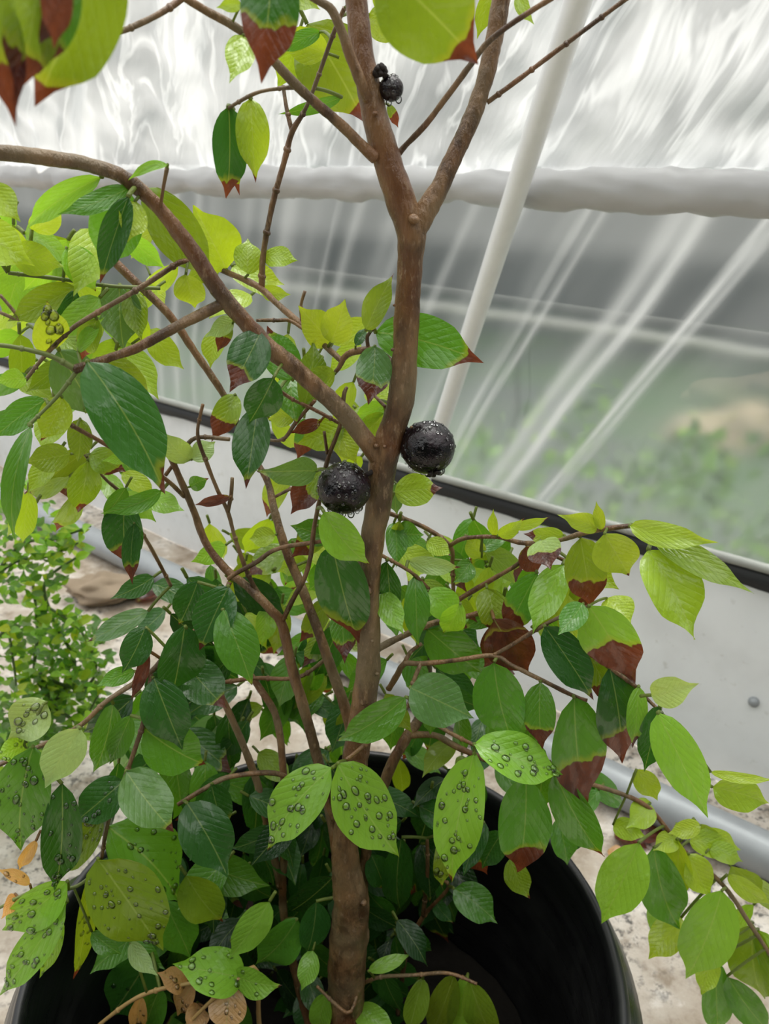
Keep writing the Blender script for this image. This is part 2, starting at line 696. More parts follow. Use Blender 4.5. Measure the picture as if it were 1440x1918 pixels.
# clear film; light caught on its slanting creases is painted in as haze
STREAKS = [  # pixel on the streak, half width (m), strength, z below which it fades
    (1000, 565, .006, .55, .0), (1020, 580, .006, .60, .0), (985, 560, .022, .16, .0),
    (1133, 600, .012, .55, .0), (1185, 592, .009, .75, .0), (1160, 590, .030, .30, .0), (1240, 520, .012, .25, .2),
    (1278, 612, .005, .85, .0), (1300, 615, .006, .55, .0), (1290, 610, .016, .25, .0),
    (1420, 620, .03, .14, .0), (880, 560, .02, .22, .0), (830, 520, .010, .35, .2), (905, 540, .006, .3, .1),
    (640, 520, .012, .40, .3), (600, 530, .006, .3, .0), (525, 520, .022, .45, .35), (560, 560, .03, .2, .1),
    (690, 560, .02, .2, .0), (330, 690, .012, .5, .0), (365, 690, .010, .45, .0), (300, 690, .012, .4, .0),
    (470, 640, .016, .25, .0), (390, 690, .02, .2, .0), (450, 560, .02, .25, .0), (735, 500, .014, .35, .3)]
SK = []
for x, y, w, s, f in STREAKS:
    u, z = filmuz(x, y)
    SK.append((creaseU(u, z), w * 0.85, s, f))


def clear_haze(u, z):
    c = creaseU(u, z)
    k = (z - BATTEN_Z) / (ROLL_Z - BATTEN_Z)
    h = 0.13 + 0.07 * nz(u * 2.2, z * 3.0, 3)
    h += 0.12 * smooth(0.6, 0.0, k) + 0.20 * smooth(0.82, 0.9, k)
    fine = 0.5 + 0.5 * nz(c * 26, z * 1.3, 9)
    h += 0.10 * max(0.0, fine - 0.45)
    for cu, w, s, f in SK:
        d = abs(c + 0.006 * nz(z * 7, cu * 9, 1) - cu) / w
        if d < 2.4:
            h += 0.72 * s * math.exp(-d * d * 1.2) * (0.35 + 0.65 * smooth(-0.25, 0.5, k)) * (0.8 + 0.4 * nz(c * 60, z * 6, 2))
    return max(0.02, min(0.92, h))


def filmsheet(name, mat, z0, z1, nu, nv, haze, disp, lean_more=0.0):
    mb = MB()
    vs, fs, uvs, hz = [], [], [], []
    for i in range(nu + 1):
        c = U0 - 0.4 + (U1 - U0 + 0.8) * i / nu
        for j in range(nv + 1):
            z = z0 + (z1 - z0) * j / nv
            u = c + SHEAR * (z - BATTEN_Z)
            vs.append(wallpt(u, z, disp(u, z) + lean_more * max(0, z - z0) ** 2))
            uvs.append((creaseU(u, z), z * 0.35))
            hz.append(haze(u, z))
    for i in range(nu):
        for j in range(nv):
            k = i * (nv + 1) + j
            fs.append((k, k + 1, k + nv + 2, k + nv + 1))
    mb.add(vs, fs, uvs, haze=hz)
    o = mb.build(name, mat)
    o['kind'] = 'structure'
    return o


filmsheet('wall_back', M_clear, BATTEN_Z + 0.005, ROLL_Z + 0.02, 900, 40, clear_haze,
          lambda u, z: 0.0035 * nz(creaseU(u, z) * 14, z * 2, 6) + 0.004 * nz(u * 3, z * 3, 1))


def milky_haze(u, z):
    c = creaseU(u, z)
    h = 0.74 + 0.30 * nz(u * 3.4, z * 6.5, 12) + 0.24 * nz(c * 15, z * 4, 4) + 0.20 * nz(u * 11, z * 17, 4) + 0.10 * nz(u * 33, z * 45, 7)
    h += 0.30 * smooth(0.10, 0.5, nz(c * 9, z * 1.2, 31))
    return max(0.30, min(1.0, h))


filmsheet('wall_upper', M_milky, ROLL_Z - 0.005, 1.22, 620, 120, milky_haze,
          lambda u, z: 0.026 * nz(creaseU(u, z) * 5.5, z * 3.0, 6) + 0.020 * nz(creaseU(u, z) * 14 + 2 * nz(u * 4, z * 4, 1), z * 9, 2)
          + 0.009 * nz(u * 30, z * 26, 8) + 0.012)

# rolled-up side curtain
mb = MB()
pts, rad = [], []
for i in range(400):
    u = U0 + (U1 - U0) * i / 399
    pts.append(wallpt(u, ROLL_Z + 0.002 * nz(u * 6, 1, 1), 0.020))
    pinch = 0.0
    for pu, pd, pw in ((-0.165, 0.42, 0.012), (-0.10, 0.20, 0.010), (0.16, 0.14, 0.012), (0.50, 0.25, 0.014), (0.62, 0.18, 0.012), (0.95, 0.2, 0.014), (1.5, 0.2, 0.014)):
        pinch += pd * math.exp(-((u - pu) / pw) ** 2)
    rad.append(0.0185 * (1 - pinch + 0.10 * nz(u * 9, 3, 3)))
tube(mb, pts, rad, 28, bump=0.22, freq=38.0)
o = mb.build('rolled_curtain', M_roll)
tag(o, 'rolled-up white plastic side curtain running across the greenhouse wall', 'curtain')

# slanting hoop tube inside the film
mb = MB()
ua, za = filmuz(1170, -60)
ub, zb = filmuz(862, 800)
pts = []
for i in range(60):
    t = -0.12 + 1.36 * i / 59
    pts.append(wallpt(ua + (ub - ua) * t, za + (zb - za) * t, 0.058))
tube(mb, pts, [0.0112] * 60, 18)
o = mb.build('hoop_tube', M_pole)
tag(o, 'white wet hoop tube slanting up in front of the clear film', 'pole')

# steel pipe on the ground
mb = MB()
pa, pb = G(60, 958, 0.030), G(1480, 1622, 0.030)
d = (pb - pa).normalized()
pa, pb = pa - d * 1.2, pb + d * 0.5
pts = [pa.lerp(pb, i / 40) for i in range(41)]
tube(mb, pts, [0.0275] * 41, 28)
o = mb.build('steel_pipe', M_steel)
tag(o, 'grey steel pipe lying on the concrete along the plastic wall', 'pipe')

# beyond the film: rail, cable, weeds, pale stone, hedge
mb = MB()
pts = [wallpt(-1.6 + 5.5 * i / 40, 0.47, -0.95) - NI * 0.0 for i in range(41)]
ra, rb = None, None


def outplane(x, y, dist):
    d = ray(x, y)
    o_ = Vector((0, 0, CAMZ))
    t = (-NI * (WALL_D + dist)).dot(NI) / d.dot(NI)
    return o_ + d * t


ra, rb = outplane(960, 563, 0.35), outplane(1440, 632, 0.35)
dd = (rb - ra)
pts = [ra + dd * (-2.2 + 4.4 * i / 40) for i in range(41)]
tube(mb, pts, [0.0075] * 41, 10)
o = mb.build('outside_rail', M_rail)
tag(o, 'thin pale horizontal rail seen through the clear film', 'rail')
mb = MB()
ca, cb = outplane(1003, 610, 0.3), outplane(972, 850, 0.3)
pts = [ca.lerp(cb, i / 10) + UD * 0.006 * math.sin(i * 0.9) for i in range(11)]
tube(mb, pts, [0.0022] * 11, 8)
o = mb.build('hanging_cable', M_cable)
tag(o, 'short dark cable hanging behind the clear film', 'cable')
rock_c = outplane(1400, 750, 2.0)
mb = MB()
ball(mb, rock_c, 0.14, 32, 20, (1.3, 0.9, 0.62), 0.35, 9.0, 4.0)
ball(mb, rock_c + UD * 0.13 + Vector((0, 0, -0.02)), 0.075, 24, 16, (1.3, 0.9, 0.55), 0.3, 20.0, 9.0)
ball(mb, rock_c - UD * 0.10 + Vector((0, 0, 0.05)), 0.10, 24, 16, (1.1, 0.9, 0.7), 0.3, 16.0, 2.0)
zmin = min(p.z for p in mb.v)
for p in mb.v:
    if p.z < zmin + 0.03:
        pass
o = mb.build('tan_boulder', M_sand)
tag(o, 'pale tan boulder blurred behind the clear film at the right', 'rock')
# mound that carries the boulder
mb = MB()
vs, fs = [], []
nr, na = 14, 48
for i in range(nr + 1):
    r = i / nr
    for k in range(na):
        a = 2 * math.pi * k / na
        q = Vector((rock_c.x, rock_c.y, 0)) + UD * (0.9 * r * math.cos(a)) - NI * (0.7 * r * math.sin(a))
        q.z = (rock_c.z - 0.03) * (math.cos(r * math.pi) * 0.5 + 0.5) + 0.04 * nz(q.x * 4, q.y * 4, 1) * (1 - r) - 0.004
        vs.append(q)
for i in range(nr):
    for k in range(na):
        k2 = (k + 1) % na
        fs.append((i * na + k, (i + 1) * na + k, (i + 1) * na + k2, i * na + k2))
mb.add(vs, fs)
o = mb.build('hill_outside', M_outside)
o['kind'] = 'structure'

mb = MB()
vs, fs = [], []
for i in range(41):
    for j in range(11):
        u = -8 + 22 * i / 40
        z = 2.1 * j / 10
        vs.append(WP + UD * u - NI * (3.6 + 0.12 * nz(u * 2, z * 3, 1)) + Vector((0, 0, z - 0.004)))
for i in range(40):
    for j in range(10):
        k = i * 11 + j
        fs.append((k, k + 1, k + 12, k + 11))
mb.add(vs, fs)
M_net = mat_simple('dark_shade_net', (0.085, 0.105, 0.11), 0.9, 0.2, 0.3, 1.6)
o = mb.build('wall_outside', M_net)
o['kind'] = 'structure'

# ------------------------------------------------------------------ leaves
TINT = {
    'y': (0.36, 0.52, 0.035), 'l': (0.25, 0.50, 0.045), 'g': (0.095, 0.265, 0.022), 'd': (0.032, 0.122, 0.018),  # 'y': young yellow leaf colour with some backlight painted in
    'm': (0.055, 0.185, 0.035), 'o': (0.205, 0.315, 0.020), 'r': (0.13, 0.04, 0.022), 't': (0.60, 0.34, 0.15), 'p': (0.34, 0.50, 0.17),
    'k': (0.014, 0.055, 0.010), 's': (0.115, 0.235, 0.070)}  # 's' has the grey sheen of reflected sky painted into the green


def shape(t):
    w = math.sin(math.pi * min(1.0, max(0.0, t)) ** 0.78) ** 0.72
    w *= 1 - 0.62 * smooth(0.66, 0.93, t)
    return w


def leaf_mesh(mb, b, t, width, kind, brown=0.0, roll=0.0, arch=0.06, fold=0.18, wave=0.06, wet=0.6,
              n=15, m=6, petiole=None, view=None, asym=None, seed=None):
    """blade from b to t; returns a function giving surface points"""
    ax = t - b
    L = ax.length
    ax = ax / L
    vw = (Vector((0, 0, CAMZ)) - (b + t) / 2).normalized() if view is None else view
    s0 = ax.cross(vw).normalized()
    n0 = s0.cross(ax).normalized()
    if n0.dot(vw) < 0:
        n0 = -n0
    s = s0 * math.cos(roll) + n0 * math.sin(roll)
    nn = n0 * math.cos(roll) - s0 * math.sin(roll)
    if nn.z < -0.1 and kind not in 'y':
        pass
    hw = width / 2 / max(0.45, math.cos(roll))
    sd = R(0, 1) if seed is None else seed
    tw = R(-0.35, 0.35)
    bend = R(-0.045, 0.045)

    def at(tt, uu, lift=0.0):
        w = hw * shape(tt)
        a = tw * (tt - 0.4)
        sv = s * math.cos(a) + nn * math.sin(a)
        nv = nn * math.cos(a) - s * math.sin(a)
        p = b + ax * (L * tt) + nn * (arch * L * 4 * tt * (1 - tt)) + s * (bend * L * 4 * tt * (1 - tt))
        h = fold * abs(uu) * w + wave * hw * abs(uu) ** 1.5 * math.sin(tt * 9 + sd * 20 + (1.5 if uu > 0 else 0))
        return p + sv * (w * uu) + nv * (h + lift)

    vs, uvs, fs = [], [], []
    for i in range(n + 1):
        tt = i / n
        for j in range(m + 1):
            uu = -1 + 2 * j / m
            vs.append(at(tt, uu))
            uvs.append((0.5 + 0.5 * uu * max(0.15, shape(tt)), tt))
    for i in range(n):
        for j in range(m):
            k = i * (m + 1) + j
            fs.append((k, k + 1, k + m + 2, k + m + 1))
    c = TINT[kind]
    q = R(0.86, 1.14)
    c = (c[0] * q * R(0.93, 1.07), c[1] * q, c[2] * q * R(0.85, 1.2), 1.0)
    asy = R(-0.35, 0.35) if asym is None else asym
    mb.add(vs, fs, uvs, tint=c, leafp=(brown, sd, wet, asy))
    if petiole is not None:
        p0 = petiole
        mid = (p0 + b) / 2 + Vector((0, 0, 0.06 * (p0 - b).length))
        k = 7
        pts = []
        for i in range(k):
            q_ = i / (k - 1)
            pts.append(p0 * (1 - q_) ** 2 + mid * 2 * q_ * (1 - q_) + b * q_ ** 2)
        pc = (0.20, 0.26, 0.05, 1.0) if kind not in 'rt' else (0.25, 0.13, 0.05, 1.0)
        r = min(0.0011, 0.02 * L + 0.0003)
        tube(mb, pts, [r] * k, 6, tint=pc, leafp=(0.0, sd, 0.3, 0.0))
    return at, nn


def drops_on(mb, at, nn, count, L, big=1.0):
    for _ in range(count):
        tt, uu = R(0.08, 0.9), R(-0.85, 0.85)
        p = at(tt, uu)
        dx = at(min(1, tt + 0.02), uu) - p
        dy = at(tt, uu + 0.03) - p
        if dx.length < 1e-7 or dy.length < 1e-7:
            continue
        nv = dx.cross(dy).normalized()
        if nv.dot(nn) < 0:
            nv = -nv
        r = min(0.0028, 0.0006 + 0.0011 * random.random() ** 2.2 * 1.6) * big
        e1 = dx.normalized()
        e2 = nv.cross(e1)
        rot = Matrix((e1, e2, nv)).transposed()
        ball(mb, p + nv * r * 0.15, r, 12, 8, (R(1.0, 1.5), R(0.85, 1.1), 0.55), rot=rot)


# ------------------------------------------------------------------ the shrub: trunk and branches
YT = 0.37
base = P(655, 1990, YT)
shrub = empty('fruiting_shrub', (base.x, base.y, base.z))
tag(shrub, 'wet fruiting shrub with brown trunk, black berries and brown-tipped green leaves', 'shrub')
ORI = Vector(shrub.location)

SAMP = []      # (px, py, Y, radius_px) samples of every branch, for attaching leaves


def branch(name, spec, bump=0.10, sides=10, step=9.0, mat=None):
    """spec: list of (x, y, width_px, Y)"""
    sm = spline(spec, step)
    pts = [P(a[0], a[1], a[3]) for a in sm]
    rad = [max(0.0004, a[2] * 0.5 * pxsize(a[1], a[3])) for a in sm]
    mb = MB()
    tube(mb, pts, rad, sides, bump=bump, freq=130.0, seed=R(0, 50))
    if name == 'twig':
        for i in range(4, len(pts) - 2, 9):      # swollen nodes
            ball(mb, pts[i], rad[i] * 1.35, 10, 8, (1, 1, 1), 0.2, 500)
    o = mb.build(name, mat or M_bark, shrub, ORI)
    for a in sm:
        SAMP.append((a[0], a[1], a[3], a[2]))
    return o


trunk_spec = [(660, 2060, 78, .37), (652, 1960, 74, .37), (648, 1860, 68, .37), (653, 1760, 72, .37), (657, 1690, 66, .37),
              (646, 1600, 50, .37), (655, 1500, 50, .37), (669, 1400, 49, .37), (684, 1300, 47, .37), (690, 1240, 45, .37),
              (689, 1100, 44, .37), (696, 1020, 45, .37), (706, 960, 47, .37), (719, 860, 54, .37), (737, 800, 50, .37), (752, 740, 50, .37),
              (759, 650, 48, .37), (764, 560, 47, .37), (768, 490, 48, .37), (768, 430, 56, .37), (748, 370, 55, .37),
              (725, 300, 52, .37), (698, 200, 47, .37), (679, 100, 42, .372), (669, 20, 42, .374), (662, -60, 42, .376), (655, -220, 38, .378), (640, -420, 32, .38), (648, -640, 20, .38), (640, -760, 8, .38)]
sm = spline(trunk_spec, 5.0)
mb = MB()
pts = [P(a[0], a[1], a[3]) for a in sm]
rad = [a[2] * 0.5 * pxsize(a[1], a[3]) for a in sm]
tube(mb, pts, rad, 28, bump=0.10, freq=70.0, seed=3.0)
for (x, y, r) in ((704, 835, 5), (735, 655, 4), (690, 1105, 9), (697, 1200, 4), (706, 1262, 4), (650, 1632, 4), (680, 1690, 7), (720, 836, 4),
                  (702, 212, 5), (775, 410, 11), (688, 1110, 7), (738, 572, 3), (770, 800, 3)):
    q = P(x, y, YT - 0.0070)
    ball(mb, q, r * pxsize(y, YT), 12, 8, (1, 1, 0.8), 0.3, 400)
for a in sm:
    SAMP.append((a[0], a[1], a[3], a[2]))
trunk = mb.build('trunk', M_bark, shrub, ORI)

B = [
    ('branch', [(778, 432, 44, .37), (793, 405, 42, .371), (818, 360, 37, .373), (847, 300, 34, .376), (888, 210, 33, .38), (913, 130, 33, .382), (930, 50, 34, .384), (946, -50, 35, .386), (972, -220, 30, .388), (990, -420, 22, .39), (1010, -560, 9, .39)]),
    ('branch', [(716, 868, 40, .370), (698, 842, 36, .368), (640, 770, 34, .365), (560, 697, 34, .36), (500, 648, 33, .357), (450, 592, 32, .355), (410, 545, 31, .353), (360, 470, 30, .35), (300, 393, 28, .347), (255, 350, 28, .345), (210, 322, 27, .343), (120, 300, 28, .34), (0, 286, 29, .335), (-70, 278, 29, .332), (-220, 285, 24, .325), (-380, 320, 14, .32), (-470, 360, 6, .318)]),
    ('branch', [(424, 566, 22, .354), (390, 582, 20, .352), (330, 612, 20, .345), (260, 650, 18, .34), (200, 672, 16, .337), (140, 692, 18, .335)]),
    ('branch', [(703, 295, 25, .366), (685, 280, 21, .364), (640, 235, 20, .36), (560, 165, 18, .352), (510, 112, 17, .346), (450, 57, 16, .34), (385, 20, 15, .335), (340, -8, 15, .33)]),
    ('branch', [(692, 190, 24, .368), (680, 165, 22, .364), (657, 107, 20, .362), (640, 60, 18, .36), (622, 20, 17, .358), (605, 6, 15, .357), (570, -14, 15, .355)]),
    ('branch', [(657, -190, 26, .377), (600, -240, 24, .34), (500, -260, 22, .30), (380, -240, 20, .26), (280, -190, 18, .23), (190, -130, 15, .215), (110, -110, 11, .205), (30, -100, 8, .202), (-40, -80, 6, .20)]),
    ('twig', [(540, -255, 14, .315), (525, -170, 12, .295), (512, -85, 10, .277)]),
    ('twig', [(652, -260, 16, .378), (690, -190, 14, .33), (708, -120, 12, .285), (716, -70, 10, .262)]),
    ('branch', [(300, 390, 7, .345), (306, 350, 7, .343), (313, 314, 8, .341)]),
    ('twig', [(345, -5, 12, .33), (300, 25, 11, .325), (245, 52, 10, .32), (220, 61, 10, .318)]),
    ('branch', [(740, 295, 13, .372), (760, 272, 11, .372), (797, 233, 11, .365), (840, 177, 11, .36), (880, 123, 11, .355), (913, 80, 11, .35), (960, 43, 11, .345), (1035, -5, 11, .34)]),
    ('twig', [(912, 192, 9, .382), (960, 157, 9, .38), (1060, 82, 9, .375), (1180, -8, 9, .37)]),
    ('twig', [(490, 545, 12, .43), (493, 477, 11, .43), (510, 383, 11, .43), (533, 300, 11, .43), (547, 247, 11, .43), (577, 193, 8, .425), (623, 67, 8, .42), (645, 15, 8, .41)]),
    ('twig', [(547, 247, 9, .43), (537, 205, 8, .432), (530, 160, 7, .434)]),
    ('twig', [(560, 163, 9, .352), (530, 165, 7, .354), (480, 174, 7, .356), (428, 202, 7, .358)]),
    ('branch', [(748, 700, 16, .372), (735, 685, 17, .375), (715, 665, 15, .38), (690, 655, 14, .385), (650, 664, 13, .39), (634, 690, 9, .39), (615, 710, 8, .39)]),
    ('branch', [(642, 678, 11, .39), (600, 640, 11, .40), (563, 607, 12, .41), (520, 570, 12, .42), (480, 535, 12, .43), (400, 500, 9, .44)]),
    ('twig', [(690, 655, 8, .386), (688, 630, 7, .384), (700, 615, 6, .383)]),
    ('twig', [(566, 608, 6, .41), (563, 575, 6, .41), (571, 545, 6, .41)]),
    ('twig', [(480, 600, 6, .40), (520, 600, 7, .405), (548, 603, 7, .41), (600, 640, 7, .40), (640, 676, 7, .392)]),
    ('branch', [(205, 480, 16, .46), (240, 515, 16, .46), (290, 562, 16, .46), (325, 600, 15, .46), (365, 660, 15, .46), (400, 710, 14, .46), (430, 760, 12, .46), (460, 830, 11, .45), (500, 900, 13, .44), (512, 950, 15, .43), (532, 1020, 17, .42), (552, 1070, 18, .415), (570, 1113, 18, .41), (600, 1193, 19, .40), (623, 1260, 20, .395), (650, 1340, 20, .39), (660, 1420, 20, .385), (662, 1560, 20, .374)]),
    ('twig', [(352, 490, 9, .36), (335, 492, 10, .358), (277, 530, 10, .352), (230, 558, 10, .346), (183, 585, 9, .342), (133, 617, 9, .34), (85, 665, 8, .337), (48, 712, 7, .335)]),
    ('twig', [(142, 692, 12, .335), (90, 665, 9, .33), (25, 650, 9, .325), (-20, 645, 8, .32)]),
    ('twig', [(145, 694, 9, .335), (105, 745, 7, .33), (55, 795, 7, .322)]),
    ('twig', [(300, 540, 7, .42), (200, 535, 7, .41), (110, 522, 8, .40), (15, 511, 7, .39)]),
    ('twig', [(0, 585, 7, .40), (35, 597, 7, .40), (0, 552, 7, .40)]),
    ('branch', [(303, 820, 10, .42), (333, 887, 12, .42), (362, 955, 13, .42), (387, 1020, 14, .415), (427, 1070, 15, .41), (467, 1102, 16, .405), (505, 1140, 17, .40), (528, 1170, 19, .40), (547, 1253, 20, .395), (567, 1320, 20, .39), (597, 1430, 20, .385), (620, 1530, 20, .38), (646, 1700, 22, .372)]),
    ('branch', [(528, 1165, 10, .40), (550, 1120, 10, .395), (570, 1083, 10, .39), (582, 1040, 10, .388), (590, 977, 9, .386), (606, 905, 9, .384), (613, 863, 9, .382), (637, 797, 9, .38), (640, 765, 11, .368)]),
    ('twig', [(613, 850, 7, .382), (610, 830, 6, .382), (607, 808, 6, .382)]),
    ('twig', [(380, 757, 6, .41), (370, 813, 7, .41), (387, 867, 8, .41), (407, 917, 8, .41), (427, 960, 8, .41), (443, 1017, 8, .408), (473, 1093, 9, .405), (526, 1165, 10, .40)]),
    ('twig', [(310, 890, 8, .42), (340, 850, 8, .42), (367, 820, 8, .415), (430, 823, 7, .41)]),
    ('twig', [(113, 785, 8, .36), (217, 843, 8, .38), (300, 890, 8, .40), (345, 930, 9, .42)]),
    ('twig', [(158, 850, 6, .40), (195, 895, 6, .405), (230, 927, 7, .41), (243, 960, 7, .41), (283, 1027, 7, .415), (320, 1097, 7, .42)]),
    ('twig', [(435, 895, 7, .41), (433, 925, 8, .41), (427, 958, 8, .41)]),
    ('twig', [(517, 727, 7, .38), (548, 748, 7, .38), (580, 763, 7, .38), (637, 793, 8, .38)]),
    ('twig', [(497, 823, 6, .39), (530, 823, 7, .388), (555, 790, 7, .386), (590, 750, 7, .38)]),
    ('twig', [(516, 930, 6, .40), (560, 908, 7, .395), (600, 893, 6, .388), (606, 890, 6, .384)]),
    ('twig', [(642, 757, 9, .366), (645, 735, 8, .366), (650, 725, 6, .366)]),
    ('twig', [(697, 737, 6, .385), (723, 763, 7, .375)]),
    ('branch', [(400, 1277, 12, .41), (430, 1337, 13, .405), (473, 1440, 14, .40), (495, 1520, 15, .395), (525, 1660, 15, .391)]),
    ('branch', [(470, 1265, 11, .42), (480, 1280, 13, .418), (517, 1343, 14, .41), (530, 1440, 14, .40), (535, 1540, 15, .395), (530, 1700, 15, .39), (560, 1850, 16, .385), (610, 2020, 18, .378)]),
    ('twig', [(400, 1280, 8, .41), (440, 1275, 8, .415), (480, 1270, 8, .418), (560, 1268, 8, .41), (620, 1225, 7, .40)]),
    ('branch', [(800, 1215, 10, .43), (803, 1270, 13, .43), (787, 1340, 19, .42), (760, 1383, 20, .41), (730, 1440, 20, .405), (700, 1530, 20, .40), (680, 1640, 22, .40), (672, 1800, 24, .38), (662, 1930, 26, .37)]),
    ('branch', [(762, 1378, 13, .41), (813, 1377, 12, .41), (863, 1403, 12, .405), (943, 1433, 11, .40), (1030, 1450, 9, .40), (1117, 1472, 9, .40), (1210, 1510, 9, .40), (1280, 1593, 9, .395), (1353, 1657, 9, .39), (1407, 1735, 8, .385), (1450, 1800, 8, .38)]),
    ('branch', [(700, 1222, 14, .37), (720, 1208, 13, .375), (757, 1190, 13, .38), (813, 1167, 12, .385), (880, 1153, 10, .39), (960, 1130, 9, .39), (1045, 1125, 8, .39)]),
    ('branch', [(835, 1150, 9, .40), (850, 1130, 10, .40), (897, 1100, 10, .40), (960, 1063, 9, .395), (1010, 1032, 8, .39), (1065, 1052, 8, .39), (1118, 1050, 8, .39)]),
    ('twig', [(725, 960, 9, .40), (793, 987, 9, .41), (843, 1023, 9, .41), (847, 1060, 8, .41), (850, 1130, 8, .402)]),
    ('branch', [(843, 1022, 8, .41), (870, 1008, 8, .40), (930, 1006, 8, .39), (980, 1017, 9, .38), (1043, 1013, 9, .37), (1093, 998, 10, .36), (1137, 990, 11, .355), (1200, 985, 9, .35), (1225, 1000, 8, .348)]),
    ('twig', [(705, 1035, 7, .372), (767, 1070, 7, .38), (803, 1103, 7, .385)]),
    ('branch', [(728, 1290, 12, .385), (745, 1262, 11, .38), (757, 1243, 10, .375), (790, 1243, 10, .37), (850, 1237, 9, .365), (923, 1228, 9, .36), (960, 1247, 8, .355), (1013, 1273, 8, .35), (1073, 1303, 8, .348), (1100, 1312, 7, .346)]),
    ('twig', [(757, 1243, 9, .375), (768, 1222, 8, .378), (790, 1205, 7, .38)]),
    ('branch', [(923, 1228, 7, .36), (960, 1207, 8, .358), (1033, 1163, 8, .354), (1103, 1135, 7, .35)]),
    ('twig', [(788, 1243, 8, .37), (773, 1280, 8, .365), (765, 1320, 8, .36), (713, 1370, 8, .352), (647, 1425, 8, .345)]),
    ('twig', [(765, 1320, 8, .36), (830, 1365, 8, .352), (890, 1397, 7, .345)]),
    ('twig', [(1020, 1172, 7, .355), (1057, 1190, 8, .352), (1093, 1210, 8, .35), (1140, 1250, 8, .347), (1187, 1283, 8, .343), (1213, 1310, 7, .338), (1240, 1337, 8, .333)]),
    ('branch', [(427, 1085, 9, .40), (440, 1075, 9, .40), (480, 1053, 9, .398), (523, 1027, 9, .395), (617, 1012, 8, .385)]),
    ('twig', [(430, 1090, 9, .40), (400, 1150, 9, .39), (317, 1220, 10, .375), (280, 1260, 10, .37), (200, 1313, 9, .36), (143, 1363, 9, .355), (20, 1423, 8, .345), (-20, 1440, 8, .34)]),
    ('twig', [(283, 1262, 9, .37), (272, 1340, 9, .36), (240, 1440, 9, .35), (205, 1530, 8, .345), (190, 1608, 7, .34)]),
    ('branch', [(590, 1500, 10, .40), (557, 1470, 10, .395), (523, 1450, 10, .39), (480, 1448, 10, .385), (423, 1457, 10, .38), (383, 1477, 9, .375), (333, 1507, 8, .37)]),
    ('twig', [(680, 1842, 8, .372), (713, 1830, 7, .365), (780, 1826, 7, .36), (840, 1823, 7, .355), (893, 1843, 6, .35)]),
    ('twig', [(593, 1847, 6, .36), (650, 1897, 7, .352), (668, 1865, 6, .36)]),
    ('twig', [(640, 1990, 10, .36), (500, 1960, 9, .35), (480, 1817, 8, .345), (440, 1837, 8, .342), (350, 1843, 8, .338), (260, 1867, 8, .335), (185, 1920, 7, .33)]),
    ('twig', [(430, 1843, 7, .342), (390, 1880, 7, .338), (345, 1925, 7, .334)]),
    ('twig', [(60, 1410, 7, .345), (45, 1395, 6, .343), (80, 1320, 6, .345)]),
    ('twig', [(190, 1608, 6, .34), (165, 1645, 6, .338), (128, 1665, 7, .335), (60, 1670, 6, .33), (0, 1700, 6, .325)]),
    ('twig', [(800, 1640, 6, .40), (840, 1660, 6, .40), (790, 1720, 8, .41), (760, 1790, 9, .41), (745, 1900, 10, .41)]),
    ('twig', [(800, 1570, 6, .40), (800, 1640, 8, .40), (792, 1715, 8, .408)]),
    ('twig', [(625, 1535, 12, .366), (614, 1510, 10, .364), (606, 1490, 8, .362)]),
]
M_tan = mat_simple('tan_young_stem', (0.42, 0.27, 0.10), 0.5, 0.4, 0.15, 60, 0.1)
M_grn = mat_simple('green_young_stem', (0.17, 0.21, 0.06), 0.5, 0.4, 0.15, 60, 0.1)
TAN = {(640, 1990), (430, 1843)}
GRN = {(142, 692), (145, 694), (300, 540), (60, 1410), (190, 1608)}
for nm, spec in B:
    key = tuple(spec[0][:2])
    stem_mat = M_tan if key in TAN else (M_grn if key in GRN else M_bark)
    wmax = max(a[2] for a in spec)
    branch(nm, spec, 0.13 if wmax > 14 else 0.16, 16 if wmax > 20 else (12 if wmax > 11 else 8), 6.0 if wmax > 20 else 8.0, stem_mat)


def nearest(x, y, Y=None):
    best, bd = None, 1e9
    for s in SAMP:
        d = (s[0] - x) ** 2 + (s[1] - y) ** 2
        if Y is not None:
            d += ((s[2] - Y) * 3000) ** 2 * 0.25
        if d < bd:
            best, bd = s, d
    return best, math.sqrt((best[0] - x) ** 2 + (best[1] - y) ** 2)


